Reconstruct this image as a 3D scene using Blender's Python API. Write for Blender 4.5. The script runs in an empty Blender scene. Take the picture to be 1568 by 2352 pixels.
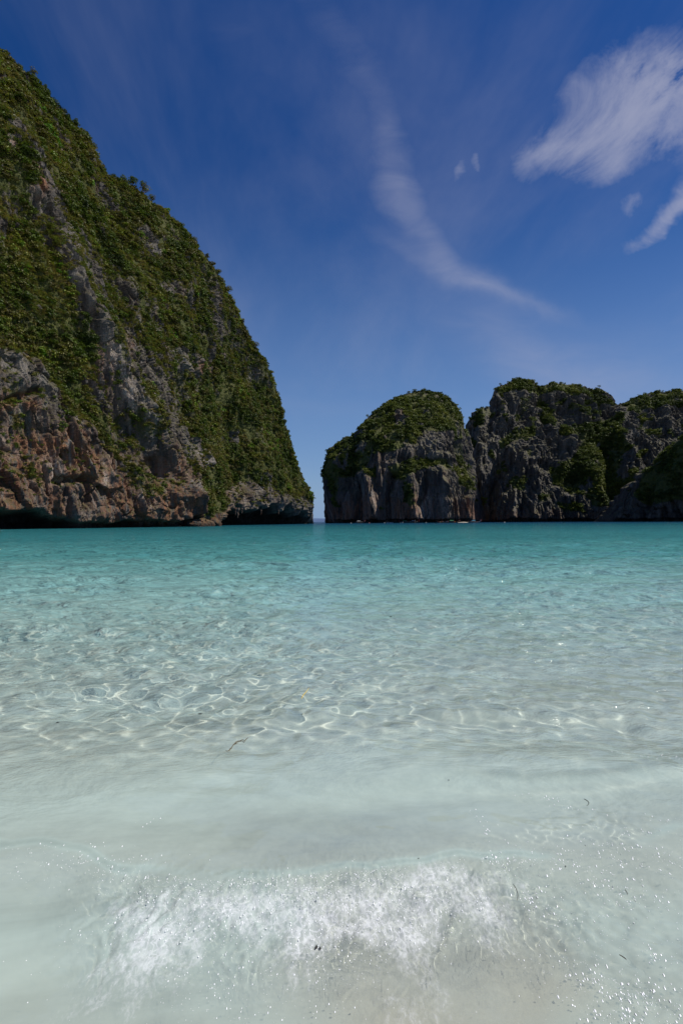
import bpy, math, random
import numpy as np
from mathutils import Vector, Matrix

random.seed(7)
RNG = np.random.RandomState(11)
S = bpy.context.scene
COL = S.collection
R = math.radians

# ---------------------------------------------------------------- camera
CAM_H = 1.6
F_PX = 20 / 36 * 2352.0          # focal length in pixels of a 1568x2352 picture
ROLL = R(0.3)
cam_d = bpy.data.cameras.new('camera')
cam = bpy.data.objects.new('camera', cam_d)
COL.objects.link(cam)
cam_d.sensor_fit = 'VERTICAL'
cam_d.sensor_height = 36
cam_d.sensor_width = 24
cam_d.lens = 20
cam_d.shift_y = 22 / 2352
cam_d.clip_start = 0.05
cam_d.clip_end = 60000
cam.location = (0, 0, CAM_H)
cam.rotation_euler = (R(90), ROLL, 0)
S.camera = cam

# ---------------------------------------------------------------- world, sun, exposure
SUN_EL, SUN_AZ = R(54), R(88)     # azimuth measured from +Y towards +X
S.view_settings.view_transform = 'Standard'
S.view_settings.look = 'None'
S.view_settings.exposure = 0
S.view_settings.gamma = 1
S.view_settings.use_curve_mapping = False
S.render.engine = 'CYCLES'
S.cycles.use_denoising = True
S.cycles.max_bounces = 8
S.cycles.transparent_max_bounces = 12
S.cycles.caustics_refractive = True
S.cycles.caustics_reflective = False
S.cycles.blur_glossy = 0.3
S.cycles.sample_clamp_indirect = 4
S.cycles.use_adaptive_sampling = False

sun_d = bpy.data.lights.new('sun', 'SUN')
sun_d.energy = 5.0
sun_d.angle = R(0.5)
sun_d.color = (1.0, 0.95, 0.87)
sun_d.cycles.is_caustics_light = True
sun = bpy.data.objects.new('sun', sun_d)
COL.objects.link(sun)
sdir = Vector((math.sin(SUN_AZ) * math.cos(SUN_EL), math.cos(SUN_AZ) * math.cos(SUN_EL), math.sin(SUN_EL)))
sun.rotation_euler = (-sdir).to_track_quat('-Z', 'Y').to_euler()
sun.location = (40, 0, 60)


class NT:
    """small helper for writing node trees"""
    def __init__(self, tree):
        self.t = tree
        self.n = tree.nodes
        self.l = tree.links

    def node(self, typ, **kw):
        nd = self.n.new(typ)
        for k, v in kw.items():
            setattr(nd, k, v)
        return nd

    def put(self, sock, v):
        if isinstance(v, bpy.types.NodeSocket):
            self.l.new(v, sock)
        else:
            sock.default_value = v

    def math(self, op, a, b=None, c=None, clamp=False):
        nd = self.node('ShaderNodeMath', operation=op, use_clamp=clamp)
        self.put(nd.inputs[0], a)
        if b is not None:
            self.put(nd.inputs[1], b)
        if c is not None:
            self.put(nd.inputs[2], c)
        return nd.outputs[0]

    def vmath(self, op, a, b=None):
        nd = self.node('ShaderNodeVectorMath', operation=op)
        self.put(nd.inputs[0], a)
        if b is not None:
            self.put(nd.inputs[1], b)
        return nd.outputs[0]

    def xyz(self, v):
        nd = self.node('ShaderNodeSeparateXYZ')
        self.l.new(v, nd.inputs[0])
        return nd.outputs

    def comb(self, x, y, z):
        nd = self.node('ShaderNodeCombineXYZ')
        self.put(nd.inputs[0], x); self.put(nd.inputs[1], y); self.put(nd.inputs[2], z)
        return nd.outputs[0]

    def noise(self, vec, scale, detail=4, rough=0.55, dist=0.0, typ='FBM'):
        nd = self.node('ShaderNodeTexNoise')
        nd.noise_type = typ
        self.l.new(vec, nd.inputs['Vector'])
        nd.inputs['Scale'].default_value = scale
        nd.inputs['Detail'].default_value = detail
        nd.inputs['Roughness'].default_value = rough
        nd.inputs['Distortion'].default_value = dist
        return nd.outputs[0]

    def ramp(self, fac, stops, interp='LINEAR'):
        nd = self.node('ShaderNodeValToRGB')
        cr = nd.color_ramp
        cr.interpolation = interp
        while len(cr.elements) < len(stops):
            cr.elements.new(0.5)
        for e, (p, c) in zip(cr.elements, stops):
            e.position = p
            e.color = (c, c, c, 1) if isinstance(c, (int, float)) else (*c, 1)
        self.put(nd.inputs[0], fac)
        return nd.outputs[0]

    def rng(self, v, a, b, c=0.0, d=1.0, typ='LINEAR'):
        nd = self.node('ShaderNodeMapRange', interpolation_type=typ)
        for i, q in enumerate((v, a, b, c, d)):
            self.put(nd.inputs[i], q)
        return nd.outputs[0]

    def mix(self, f, a, b, blend='MIX'):
        nd = self.node('ShaderNodeMix', data_type='RGBA', blend_type=blend)
        self.put(nd.inputs[0], f)
        self.put(nd.inputs[6], a if isinstance(a, bpy.types.NodeSocket) else (*a, 1))
        self.put(nd.inputs[7], b if isinstance(b, bpy.types.NodeSocket) else (*b, 1))
        return nd.outputs[2]

    def mixs(self, f, a, b):
        nd = self.node('ShaderNodeMixShader')
        self.put(nd.inputs[0], f)
        self.l.new(a, nd.inputs[1]); self.l.new(b, nd.inputs[2])
        return nd.outputs[0]

    def attr(self, name, out=2, typ='GEOMETRY'):
        nd = self.node('ShaderNodeAttribute', attribute_name=name, attribute_type=typ)
        return nd.outputs[out]


world = bpy.data.worlds.new('World')
S.world = world
world.use_nodes = True
w = NT(world.node_tree)
w.n.clear()
sky = w.node('ShaderNodeTexSky')
sky.sky_type = 'NISHITA'
sky.sun_disc = False
sky.sun_elevation = SUN_EL
sky.sun_rotation = SUN_AZ
sky.altitude = 200
sky.air_density = 1.0
sky.dust_density = 0.0
sky.ozone_density = 4.0
hs = w.node('ShaderNodeHueSaturation')
hs.inputs['Hue'].default_value = 0.515
hs.inputs['Saturation'].default_value = 1.32
w.l.new(sky.outputs[0], hs.inputs['Color'])
gen = w.node('ShaderNodeTexCoord').outputs['Generated']
gx, gy, gz = w.xyz(gen)
# direction as tangents about due north: p = x/y, q = z/y (valid for the northern half of the sky)
yy = w.math('MAXIMUM', gy, 0.02)
P = w.math('DIVIDE', gx, yy)
Q = w.math('DIVIDE', gz, yy)
north = w.rng(gy, 0.1, 0.35, typ='SMOOTHSTEP')


def sky_px(x, y):
    return (x - 784) / F_PX, (1198 - y) / F_PX


def blob(cx, cy, rx, ry, ang, warp, amp, hard=0.0):
    """soft elliptical patch of cloud round a direction in the sky"""
    a, b = sky_px(cx, cy)
    dp = w.math('ADD', w.math('SUBTRACT', P, a), w.math('MULTIPLY', wx, warp))
    dq = w.math('ADD', w.math('SUBTRACT', Q, b), w.math('MULTIPLY', wy, warp))
    ca, sa = math.cos(ang), math.sin(ang)
    u = w.math('MULTIPLY_ADD', dp, ca / (rx / F_PX), w.math('MULTIPLY', dq, sa / (rx / F_PX)))
    v = w.math('MULTIPLY_ADD', dp, -sa / (ry / F_PX), w.math('MULTIPLY', dq, ca / (ry / F_PX)))
    r2 = w.math('ADD', w.math('MULTIPLY', u, u), w.math('MULTIPLY', v, v))
    g = w.math('EXPONENT', w.math('MULTIPLY', r2, -2.0))
    return w.math('MULTIPLY', g, amp)


pq = w.comb(P, Q, 0.0)
nz1 = w.noise(pq, 5.0, 5, 0.6)
nz2 = w.noise(w.vmath('ADD', pq, (7.3, 2.1, 4.0)), 5.0, 5, 0.6)
wx = w.math('SUBTRACT', nz1, 0.5)
wy = w.math('SUBTRACT', nz2, 0.5)
# the long curved streak of cirrus: a chain of soft patches
chain = [(560, 60, 150, 60, -0.5, .10), (760, 60, 130, 60, -1.0, .14), (850, 190, 150, 50, -1.25, .17), (900, 330, 120, 42, -1.45, .25),
         (925, 440, 120, 46, -1.1, .36), (985, 540, 120, 42, -0.95, .34), (1060, 630, 110, 34, -0.62, .40),
         (1150, 680, 120, 24, -0.38, .38), (1250, 715, 90, 14, -0.3, .22), (900, 560, 90, 24, -0.7, .16), (970, 610, 110, 20, -0.55, .14),
         (1100, 740, 260, 70, -0.5, .14), (1250, 850, 300, 60, -0.45, .26), (1480, 890, 300, 60, -0.2, .34), (700, 930, 260, 26, -0.1, .10),
         (1480, 780, 260, 50, 0.1, .10), (1050, 130, 130, 130, 0, .09), (430, 500, 160, 60, 1.2, .08), (640, 200, 160, 50, -.6, .07)]
tot = None
for c in chain:
    b_ = blob(c[0], c[1], c[2] * 1.35, c[3] * 1.5, c[4], 0.09, c[5] * 1.08)
    tot = b_ if tot is None else w.math('ADD', tot, b_)
fib = w.noise(w.vmath('MULTIPLY', pq, (3.5, 9.0, 1)), 2.2, 6, 0.6, 0.8)
tot = w.math('MULTIPLY', tot, w.rng(fib, 0.28, 0.72, 0.30, 0.62))
# brighter puffs upper right
puff = None
for c in [(1500, 215, 210, 130, 0.5, 1.2), (1400, 300, 210, 80, 0.35, 1.0), (1380, 380, 90, 60, 0.3, .75), (1290, 340, 100, 45, 0.2, .55),
          (1545, 330, 120, 50, 0.2, .7), (1570, 180, 120, 90, .6, .7), (1350, 210, 130, 70, .6, .33), (1430, 150, 60, 70, 1.2, .3),
          (1540, 130, 40, 60, 1.2, .5),
          (1500, 530, 120, 24, 0.55, .65), (1560, 480, 70, 30, .6, .6), (1450, 475, 50, 22, .5, .4), (1065, 378, 40, 20, 0.8, .42), (1115, 368, 20, 26, 1.2, .4),
          (1700, 400, 150, 100, .4, .7), (1900, 200, 250, 140, .5, .9)]:
    b_ = blob(*c[:5], 0.13, c[5])
    puff = b_ if puff is None else w.math('ADD', puff, b_)
pa = w.math('MULTIPLY_ADD', P, 0.75, w.math('MULTIPLY', Q, 0.65))
pb = w.math('MULTIPLY_ADD', P, -0.65, w.math('MULTIPLY', Q, 0.75))
pn = w.noise(w.comb(w.math('MULTIPLY', pa, 0.55), pb, 0.7), 8.0, 10, 0.66, 0.7)
puff = w.math('MULTIPLY', puff, w.rng(pn, 0.34, 0.70, 0.0, 1.9))
puff = w.math('SUBTRACT', 1.0, w.math('EXPONENT', w.math('MULTIPLY', w.math('MAXIMUM', w.math('SUBTRACT', puff, 0.10), 0.0), -1.25)))
dens = w.math('ADD', tot, w.math('MULTIPLY', puff, 0.80), clamp=True)
dens = w.math('MULTIPLY', dens, north)
# thin general cirrus over the rest of the sky
hx = w.math('DIVIDE', gx, w.math('MAXIMUM', w.math('ADD', gz, 0.15), 0.05))
hy = w.math('DIVIDE', gy, w.math('MAXIMUM', w.math('ADD', gz, 0.15), 0.05))
cir = w.noise(w.comb(w.math('MULTIPLY', hx, 1.6), w.math('MULTIPLY', hy, .6), 0.3), 1.1, 6, 0.6, 0.3)
cir = w.math('MULTIPLY', w.rng(cir, 0.42, 0.85, 0.0, 0.22, 'SMOOTHSTEP'), w.rng(gz, 0.0, 0.1))
dens = w.math('MAXIMUM', dens, cir)
CLOUD = (5.4, 5.7, 7.6)
base = w.mix(w.rng(gz, 0.0, 0.55, 0.62, 0.0, 'SMOOTHSTEP'), hs.outputs[0], (2.9, 4.9, 8.8))
base = w.mix(w.rng(gz, 0.0, 0.09, 0.8, 0.0, 'SMOOTHSTEP'), base, (3.0, 4.7, 7.6))
skyc = w.mix(w.math('MINIMUM', dens, 0.92), base, CLOUD)
bg = w.node('ShaderNodeBackground')
w.l.new(skyc, bg.inputs[0])
bg.inputs[1].default_value = 0.07
wo = w.node('ShaderNodeOutputWorld')
w.l.new(bg.outputs[0], wo.inputs[0])


# ---------------------------------------------------------------- numeric noise
def _hash(ix, iy, iz, seed):
    h = (ix.astype(np.int64) * 374761393 + iy.astype(np.int64) * 668265263 + iz.astype(np.int64) * 2147483647 + seed * 1442695041) & 0xFFFFFFFF
    h = ((h ^ (h >> 13)) * 1274126177) & 0xFFFFFFFF
    h = ((h ^ (h >> 16)) * 2246822519) & 0xFFFFFFFF
    h = h ^ (h >> 15)
    return (h & 0xFFFFFF).astype(np.float32) / float(0xFFFFFF)


def vnoise(x, y, z, seed=0):
    x0 = np.floor(x); y0 = np.floor(y); z0 = np.floor(z)
    fx = x - x0; fy = y - y0; fz = z - z0
    fx = fx * fx * fx * (fx * (fx * 6 - 15) + 10); fy = fy * fy * fy * (fy * (fy * 6 - 15) + 10); fz = fz * fz * (3 - 2 * fz)
    x0 = x0.astype(np.int64); y0 = y0.astype(np.int64); z0 = z0.astype(np.int64)
    r = 0
    for dz in (0, 1):
        wz = fz if dz else 1 - fz
        for dy in (0, 1):
            wy_ = fy if dy else 1 - fy
            a = _hash(x0, y0 + dy, z0 + dz, seed); b = _hash(x0 + 1, y0 + dy, z0 + dz, seed)
            r = r + wz * wy_ * (a + (b - a) * fx)
    return r * 2 - 1


def fbm(x, y, z, octs=4, gain=0.5, seed=0, ridged=False):
    a, s, n = 1.0, 0.0, 0.0
    for i in range(octs):
        v = vnoise(x, y, z, seed + i * 17)
        if ridged:
            v = 1 - 2 * np.abs(v)
        s = s + a * v
        n += a
        a *= gain
        x, y, z = x * 2.03 + 5.1, y * 2.03 + 1.7, z * 2.03 + 9.2
    return s / n


def worley(x, y, z, seed=0):
    """edge distance and the height of a randomly tilted facet in each cell"""
    x0 = np.floor(x).astype(np.int64); y0 = np.floor(y).astype(np.int64); z0 = np.floor(z).astype(np.int64)
    f1 = np.full(x.shape, 9.0, np.float32); f2 = f1.copy(); fac = np.zeros(x.shape, np.float32)
    for dx in (-1, 0, 1):
        for dy in (-1, 0, 1):
            for dz in (-1, 0, 1):
                cx, cy, cz = x0 + dx, y0 + dy, z0 + dz
                h1 = _hash(cx, cy, cz, seed); h2 = _hash(cx, cy, cz, seed + 1); h3 = _hash(cx, cy, cz, seed + 2)
                ox = cx + h1 - x; oy = cy + h2 - y; oz = cz + h3 - z
                d = np.sqrt(ox ** 2 + oy ** 2 + oz ** 2).astype(np.float32)
                h4 = _hash(cx, cy, cz, seed + 3); h5 = (h4 * 7.13) % 1.0; h6 = (h4 * 13.7) % 1.0
                fc = (h4 - .5) * 1.1 + 1.5 * ((h5 - .5) * (ox + oy) + (h6 - .35) * oz)
                m = d < f1
                f2 = np.where(m, f1, np.minimum(f2, d))
                fac = np.where(m, fc, fac)
                f1 = np.where(m, d, f1)
    return f2 - f1, fac


def sstep(a, b, x):
    t = np.clip((x - a) / (b - a), 0, 1)
    return t * t * (3 - 2 * t)


# ---------------------------------------------------------------- measuring between the photograph and the place
CR, SR = math.cos(ROLL), math.sin(ROLL)


def unpx(px, py, D):
    """point seen at pixel (px,py) of a 1568x2352 picture, D metres north"""
    dx, dy = np.asarray(px, float) - 784, np.asarray(py, float) - 1176
    x = dx * CR - dy * SR
    y = dx * SR + dy * CR
    return x / F_PX * D, CAM_H - (y - 22) / F_PX * D


def topx(X, Y, Z):
    x = X / Y * F_PX
    y = -(Z - CAM_H) / Y * F_PX + 22
    return 784 + x * CR + y * SR, 1176 - x * SR + y * CR


def ground_at(px, py, z=0.0):
    """where the sight line through a pixel meets the level z"""
    x, y = unpx(px, py, 1.0)
    D = (CAM_H - z) / (CAM_H - y)
    return x * D, D


def poly_mask(px, py, poly, soft):
    """1 inside the outline, 0 outside, soft edge in the same units"""
    poly = np.asarray(poly, float)
    inside = np.zeros(px.shape, bool)
    dmin = np.full(px.shape, 1e9)
    n = len(poly)
    for i in range(n):
        x1, y1 = poly[i]; x2, y2 = poly[(i + 1) % n]
        c = ((y1 > py) != (y2 > py)) & (px < (x2 - x1) * (py - y1) / ((y2 - y1) or 1e-9) + x1)
        inside ^= c
        ex, ey = x2 - x1, y2 - y1
        t = np.clip(((px - x1) * ex + (py - y1) * ey) / (ex * ex + ey * ey + 1e-9), 0, 1)
        dmin = np.minimum(dmin, np.hypot(px - x1 - t * ex, py - y1 - t * ey))
    sd = np.where(inside, dmin, -dmin)
    return sstep(-soft, soft, sd)


def line_dist(px, py, pts):
    pts = np.asarray(pts, float)
    d = np.full(px.shape, 1e9)
    for (x1, y1), (x2, y2) in zip(pts[:-1], pts[1:]):
        ex, ey = x2 - x1, y2 - y1
        t = np.clip(((px - x1) * ex + (py - y1) * ey) / (ex * ex + ey * ey), 0, 1)
        d = np.minimum(d, np.hypot(px - x1 - t * ex, py - y1 - t * ey))
    return d


# ---------------------------------------------------------------- mesh helpers
def grid_mesh(name, X, Y, Z, mat, attrs=None, smooth=True, flip=False):
    nu, nv = X.shape
    me = bpy.data.meshes.new(name)
    co = np.stack([X, Y, Z], -1).reshape(-1, 3).astype(np.float32)
    i = np.arange(nu * nv).reshape(nu, nv)
    q = [i[:-1, :-1], i[1:, :-1], i[1:, 1:], i[:-1, 1:]]
    if flip:
        q = q[::-1]
    f = np.stack(q, -1).reshape(-1, 4)
    me.vertices.add(len(co)); me.vertices.foreach_set('co', co.ravel())
    me.loops.add(f.size); me.loops.foreach_set('vertex_index', f.ravel().astype(np.int32))
    me.polygons.add(len(f))
    me.polygons.foreach_set('loop_start', (np.arange(len(f)) * 4).astype(np.int32))
    me.polygons.foreach_set('use_smooth', np.full(len(f), smooth))
    me.update(calc_edges=True)
    for k, v in (attrs or {}).items():
        a = me.attributes.new(k, 'FLOAT', 'POINT')
        a.data.foreach_set('value', np.asarray(v, np.float32).ravel())
    me.materials.append(mat)
    o = bpy.data.objects.new(name, me)
    COL.objects.link(o)
    return o


def tri_mesh(name, co, faces, mat, smooth=False):
    me = bpy.data.meshes.new(name)
    me.from_pydata([tuple(map(float, c)) for c in co], [], [tuple(map(int, f)) for f in faces])
    me.update()
    if smooth:
        me.polygons.foreach_set('use_smooth', np.full(len(me.polygons), True))
    if mat:
        me.materials.append(mat)
    return me


def link(name, me, parent=None):
    o = bpy.data.objects.new(name, me)
    COL.objects.link(o)
    if parent:
        o.parent = parent
    return o


def tag(o, label=None, cat=None, group=None, kind=None):
    if label: o['label'] = label
    if cat: o['category'] = cat
    if group: o['group'] = group
    if kind: o['kind'] = kind
    return o


def new_mat(name):
    m = bpy.data.materials.new(name)
    m.use_nodes = True
    t = NT(m.node_tree)
    t.n.clear()
    out = t.node('ShaderNodeOutputMaterial')
    return m, t, out


def simple_mat(name, col, rough=0.6, spec=0.3, metal=0.0, var=0.12, vscale=3.0):
    m, t, out = new_mat(name)
    b = t.node('ShaderNodeBsdfPrincipled')
    p = t.node('ShaderNodeTexCoord').outputs['Object']
    n = t.noise(p, vscale, 4)
    c = t.mix(n, tuple(x * (1 - var) for x in col), tuple(min(1, x * (1 + var)) for x in col))
    t.l.new(c, b.inputs['Base Color'])
    b.inputs['Roughness'].default_value = rough
    b.inputs['Specular IOR Level'].default_value = spec
    b.inputs['Metallic'].default_value = metal
    t.l.new(b.outputs[0], out.inputs[0])
    return m


# ---------------------------------------------------------------- rock and leaf materials
def rock_material(name, far=False, warm=1.0):
    m, t, out = new_mat(name)
    pos = t.node('ShaderNodeNewGeometry').outputs['Position']
    k = 0.55 if far else 1.0
    # vertical drip streaks: noise squeezed in z
    vs = t.vmath('MULTIPLY', pos, (1, 1, 0.12))
    vs2 = t.vmath('MULTIPLY', pos, (1, 1, 0.05))
    streak = t.noise(vs, 0.30 * k, 7, 0.62)
    streak2 = t.noise(vs2, 0.75 * k, 5, 0.6)
    big = t.noise(pos, 0.035 * k, 4, 0.55)
    med = t.noise(t.vmath('MULTIPLY', pos, (1, 1, 0.30 if far else 0.6)), 0.30 * k, 6, 0.65)
    fine = t.noise(pos, 1.6 * k, 6, 0.7)
    grey = t.ramp(streak, [(0.34, (.034, .032, .031)), (0.47, (.12, .11, .10)), (0.56, (.25, .228, .20)), (0.64, (.40, .365, .32)), (0.76, (.60, .55, .48))])
    if far:
        grey = t.mix(1.0, grey, (.68, .66, .65), 'MULTIPLY')
    g2 = t.ramp(med, [(0.34 if far else 0.32, (.032, .031, .031)), (0.52, (.10, .094, .088)), (0.72, (.24, .22, .195))])
    c = t.mix(0.45, grey, g2)
    c = t.mix(t.rng(streak2, 0.50, 0.70, 0.0, 0.7), c, (.036, .035, .036))
    orange = t.ramp(fine, [(0.3, (.19, .062, .026)), (0.6, (.42, .18, .085)), (0.8, (.52, .33, .22))])
    st = t.attr('stain')
    so = t.math('MULTIPLY', t.rng(t.math('ADD', t.math('MULTIPLY', streak2, 0.55), t.math('MULTIPLY', med, 0.45)), 0.41, 0.54, 0, 1, 'SMOOTHSTEP'), st)
    c = t.mix(t.math('MULTIPLY', so, 0.72 * warm, clamp=True), c, orange)
    pl = t.math('MULTIPLY', t.attr('pale'), t.rng(t.math('ADD', t.math('MULTIPLY', streak2, 0.6), t.math('MULTIPLY', fine, 0.4)), 0.42, 0.60, 0, 1, 'SMOOTHSTEP'))
    c = t.mix(t.math('MULTIPLY', pl, 0.85), c, t.mix(fine, (.34, .30, .26), (.66, .60, .54)))
    # dark weathering on the parts that stand in the wet / lichen
    c = t.mix(t.rng(big, 0.50, 0.68, 0.0, 0.5), c, (.05, .048, .047))
    # soil, moss and dry grass where plants grow
    veg = t.attr('veg')
    vm = t.rng(t.math('ADD', veg, t.math('MULTIPLY', t.math('SUBTRACT', fine, 0.5), 0.8)), 0.45, 0.75)
    soil = t.ramp(t.noise(pos, 0.8 * k, 5, 0.7), [(0.3, (.030, .042, .010)), (0.52, (.075, .090, .018)), (0.72, (.13, .115, .040))])
    c = t.mix(t.math('MULTIPLY', vm, 0.92), c, soil)
    # moss and ochre grass on ledges (faces that look up)
    nrm = t.node('ShaderNodeNewGeometry').outputs['Normal']
    nz = t.xyz(nrm)[2]
    led = t.math('MULTIPLY', t.rng(nz, 0.18, 0.55), t.rng(med, 0.40, 0.55))
    c = t.mix(t.math('MULTIPLY', led, 0.75), c, (.085, .080, .030))
    # shade of the hollowed foot, painted in as a near-black green
    c = t.mix(t.math('MULTIPLY', t.attr('wet_shade'), 0.9), c, (.016, .020, .017))
    # wet black band and weed just above the water
    pz = t.xyz(pos)[2]
    wet_shade = t.rng(t.math('ADD', pz, t.math('MULTIPLY', med, 2.0)), 1.6, 3.2, 1.0, 0.0)
    c = t.mix(t.math('MULTIPLY', wet_shade, 0.8), c, (.020, .019, .016))
    b = t.node('ShaderNodeBsdfPrincipled')
    t.l.new(c, b.inputs['Base Color'])
    b.inputs['Roughness'].default_value = 0.88
    b.inputs['Specular IOR Level'].default_value = 0.2
    bv = t.noise(t.vmath('MULTIPLY', pos, (1, 1, 0.35)), 1.3 * k, 8, 0.72)
    bp = t.node('ShaderNodeBump')
    bp.inputs['Strength'].default_value = 0.9
    bp.inputs['Distance'].default_value = 1.1 if far else 1.5
    t.l.new(bv, bp.inputs['Height'])
    t.l.new(bp.outputs[0], b.inputs['Normal'])
    t.l.new(b.outputs[0], out.inputs[0])
    return m


def leaf_material(name, cols, scale=0.06):
    m, t, out = new_mat(name)
    pos = t.node('ShaderNodeNewGeometry').outputs['Position']
    rnd = t.node('ShaderNodeObjectInfo').outputs['Random']
    big = t.noise(pos, scale, 4, 0.6)
    v = t.math('ADD', t.math('MULTIPLY', rnd, 0.35), t.math('MULTIPLY', t.rng(big, 0.34, 0.66), 0.65))
    n = len(cols)
    c = t.ramp(v, [(0.08 + 0.84 * i / (n - 1), cc) for i, cc in enumerate(cols)])
    fine = t.noise(pos, 2.2, 3, 0.6)
    c = t.mix(0.5, c, t.mix(fine, (0.25, 0.25, 0.25), (1.75, 1.75, 1.75)), 'MULTIPLY')
    d = t.node('ShaderNodeBsdfPrincipled')
    d.inputs['Roughness'].default_value = 0.55
    d.inputs['Specular IOR Level'].default_value = 0.25
    t.l.new(c, d.inputs['Base Color'])
    tr = t.node('ShaderNodeBsdfTranslucent')
    t.l.new(t.mix(0.5, c, (.9, 1.0, .3), 'MULTIPLY'), tr.inputs[0])
    t.l.new(t.mixs(0.28, d.outputs[0], tr.outputs[0]), out.inputs[0])
    return m


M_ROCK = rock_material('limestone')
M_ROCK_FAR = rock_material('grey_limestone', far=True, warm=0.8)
M_LEAF = leaf_material('foliage', [(.020, .034, .006), (.044, .070, .008), (.085, .125, .011), (.085, .072, .022), (.16, .165, .018), (.090, .21, .013)])
M_LEAF_FAR = leaf_material('far_foliage', [(.028, .046, .008), (.052, .078, .011), (.100, .125, .016), (.17, .18, .026)], 0.03)
M_DRY = leaf_material('dry_grass', [(.09, .10, .020), (.19, .155, .045), (.13, .17, .025), (.23, .17, .06), (.16, .20, .03)])
M_BARK = simple_mat('bark', (.11, .085, .06), 0.9, 0.1)


# ---------------------------------------------------------------- cliffs
def massif(name, sil, shore, nu, nv, mat, prof, amp, features, veg_fn, notch, back=80.0, seed=0, stain_fn=None, nback=14, ridge_fade=0.35):
    """A rock mass: its ridge line, its foot in the water and the face between, carried over the ridge and down the far side.
    sil: (px, py, D) along the ridge; shore: (t, px, D) along the foot."""
    sil = np.asarray(sil, float)
    dseg = np.hypot(np.diff(sil[:, 0]), np.diff(sil[:, 1]))
    ts = np.r_[0, np.cumsum(dseg)]; ts /= ts[-1]
    u = np.linspace(0, 1, nu)
    spx = np.interp(u, ts, sil[:, 0]); spy = np.interp(u, ts, sil[:, 1]); sD = np.interp(u, ts, sil[:, 2])
    # soften the polyline corners a little
    ker = np.hanning(max(5, nu // 60)); ker /= ker.sum(); h = len(ker) // 2
    def sm(a):
        return np.convolve(np.pad(a, h, mode='edge'), ker, 'same')[h:-h]
    spx, spy, sD = sm(spx), sm(spy), sm(sD)
    Rx, Rz = unpx(spx, spy, sD); Ry = sD
    shore = np.asarray(shore, float)
    fpx = sm(np.interp(u, shore[:, 0], shore[:, 1])); fD = sm(np.interp(u, shore[:, 0], shore[:, 2]))
    Fx = (fpx - 784) / F_PX * fD; Fy = fD
    v = np.linspace(0, 1, nv)
    f = prof(v)
    X = Fx[:, None] + (Rx - Fx)[:, None] * f[None]
    Y = Fy[:, None] + (Ry - Fy)[:, None] * f[None]
    Z0 = -3.0
    Z = Z0 + (Rz - Z0)[:, None] * v[None]
    # far side
    vb = np.linspace(0, 1, nback + 1)[1:]
    bx = Rx[:, None] + (Rx / Ry)[:, None] * back * (vb ** 0.8)[None] * 0.4
    by = Ry[:, None] + back * (vb ** 0.8)[None]
    bz = Rz[:, None] + (Z0 - Rz)[:, None] * (vb ** 1.6)[None]
    X = np.concatenate([X, bx], 1); Y = np.concatenate([Y, by], 1); Z = np.concatenate([Z, bz], 1)
    vv = np.r_[v, 1 + vb]
    # normals of the plain form
    dXu, dYu, dZu = (np.gradient(a, axis=0) for a in (X, Y, Z))
    dXv, dYv, dZv = (np.gradient(a, axis=1) for a in (X, Y, Z))
    nx = dYu * dZv - dZu * dYv; ny = dZu * dXv - dXu * dZv; nz = dXu * dYv - dYu * dXv
    L = np.sqrt(nx * nx + ny * ny + nz * nz) + 1e-9
    nx /= L; ny /= L; nz /= L
    nz = nz * 0.6
    px, py = topx(X, Y, Z)
    near = sstep(1.0, 0.86, vv)[None, :] * (1 - ridge_fade) + ridge_fade
    near = np.broadcast_to(near, X.shape)
    veg = veg_fn(X, Y, Z, px, py)
    d = amp['large'] * fbm(X / amp['ls'], Y / amp['ls'], Z / (amp['ls'] * 1.6), 3, 0.5, seed) * near
    # buttresses and flutes that run down the face
    sh = amp.get('shear', 0.0)
    XS = X + sh * Z
    wob = 0.35 * vnoise(X / 30, Y / 30, Z / 30, seed + 5)
    rough = (1 - 0.15 * veg)
    fl = fbm(XS / amp['fs'] + wob, Y / amp['fs'], Z / (amp['fs'] * amp.get('zs', 5.0)), 5, amp.get('gain', .6), seed + 31, ridged=True)
    d += amp['flute'] * fl * near * rough
    s3 = amp['fs'] * 0.28
    d += amp['flute'] * amp.get('small', .42) * fbm(XS / s3 + wob * 2, Y / s3, Z / (s3 * 8.0), 3, 0.6, seed + 37, ridged=True) * (1 - .85 * veg)
    # angular facets with open joints between them
    s = amp['bs']
    rough = (1 - 0.85 * veg)
    wx_ = 0.35 * vnoise(X / (s * 1.2), Y / (s * 1.2), Z / (s * 1.2), seed + 77)
    edge, fac = worley(XS / s + wx_, Y / s, Z / (s * 2.3) + wx_, seed + 3)
    d += (amp['block'] * fac - amp['block'] * 1.0 * np.exp(-edge * 15)) * rough
    s2 = s * 0.33
    edge, fac = worley(XS / s2 + wx_ * 2, Y / s2, Z / (s2 * 2.0), seed + 9)
    d += amp['block'] * 0.36 * (fac - .9 * np.exp(-edge * 11)) * rough
    # bedding: beds of rock proud and recessed in turn
    bz_ = (Z + 0.18 * X + 6 * vnoise(X / 60, Y / 60, Z / 60, seed + 51)) / amp['bed']
    d += amp['strata'] * fbm(bz_ * 0 + X / 90, Y / 90, bz_, 3, 0.6, seed + 60) * rough
    # ledges that break the face into steps
    stp = fbm(X / (s * 2.5), Y / (s * 2.5), Z / (s * 1.6), 3, .55, seed + 65) * 3.2
    q = stp - np.floor(stp)
    d += amp['block'] * amp.get('ledge', .7) * (np.floor(stp) + sstep(.78, 1.0, q)) * 0.8 * rough
    d += amp['fine'] * fbm(X / 1.6 / amp['fk'], Y / 1.6 / amp['fk'], Z / 2.2 / amp['fk'], 3, 0.6, seed + 90)
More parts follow.
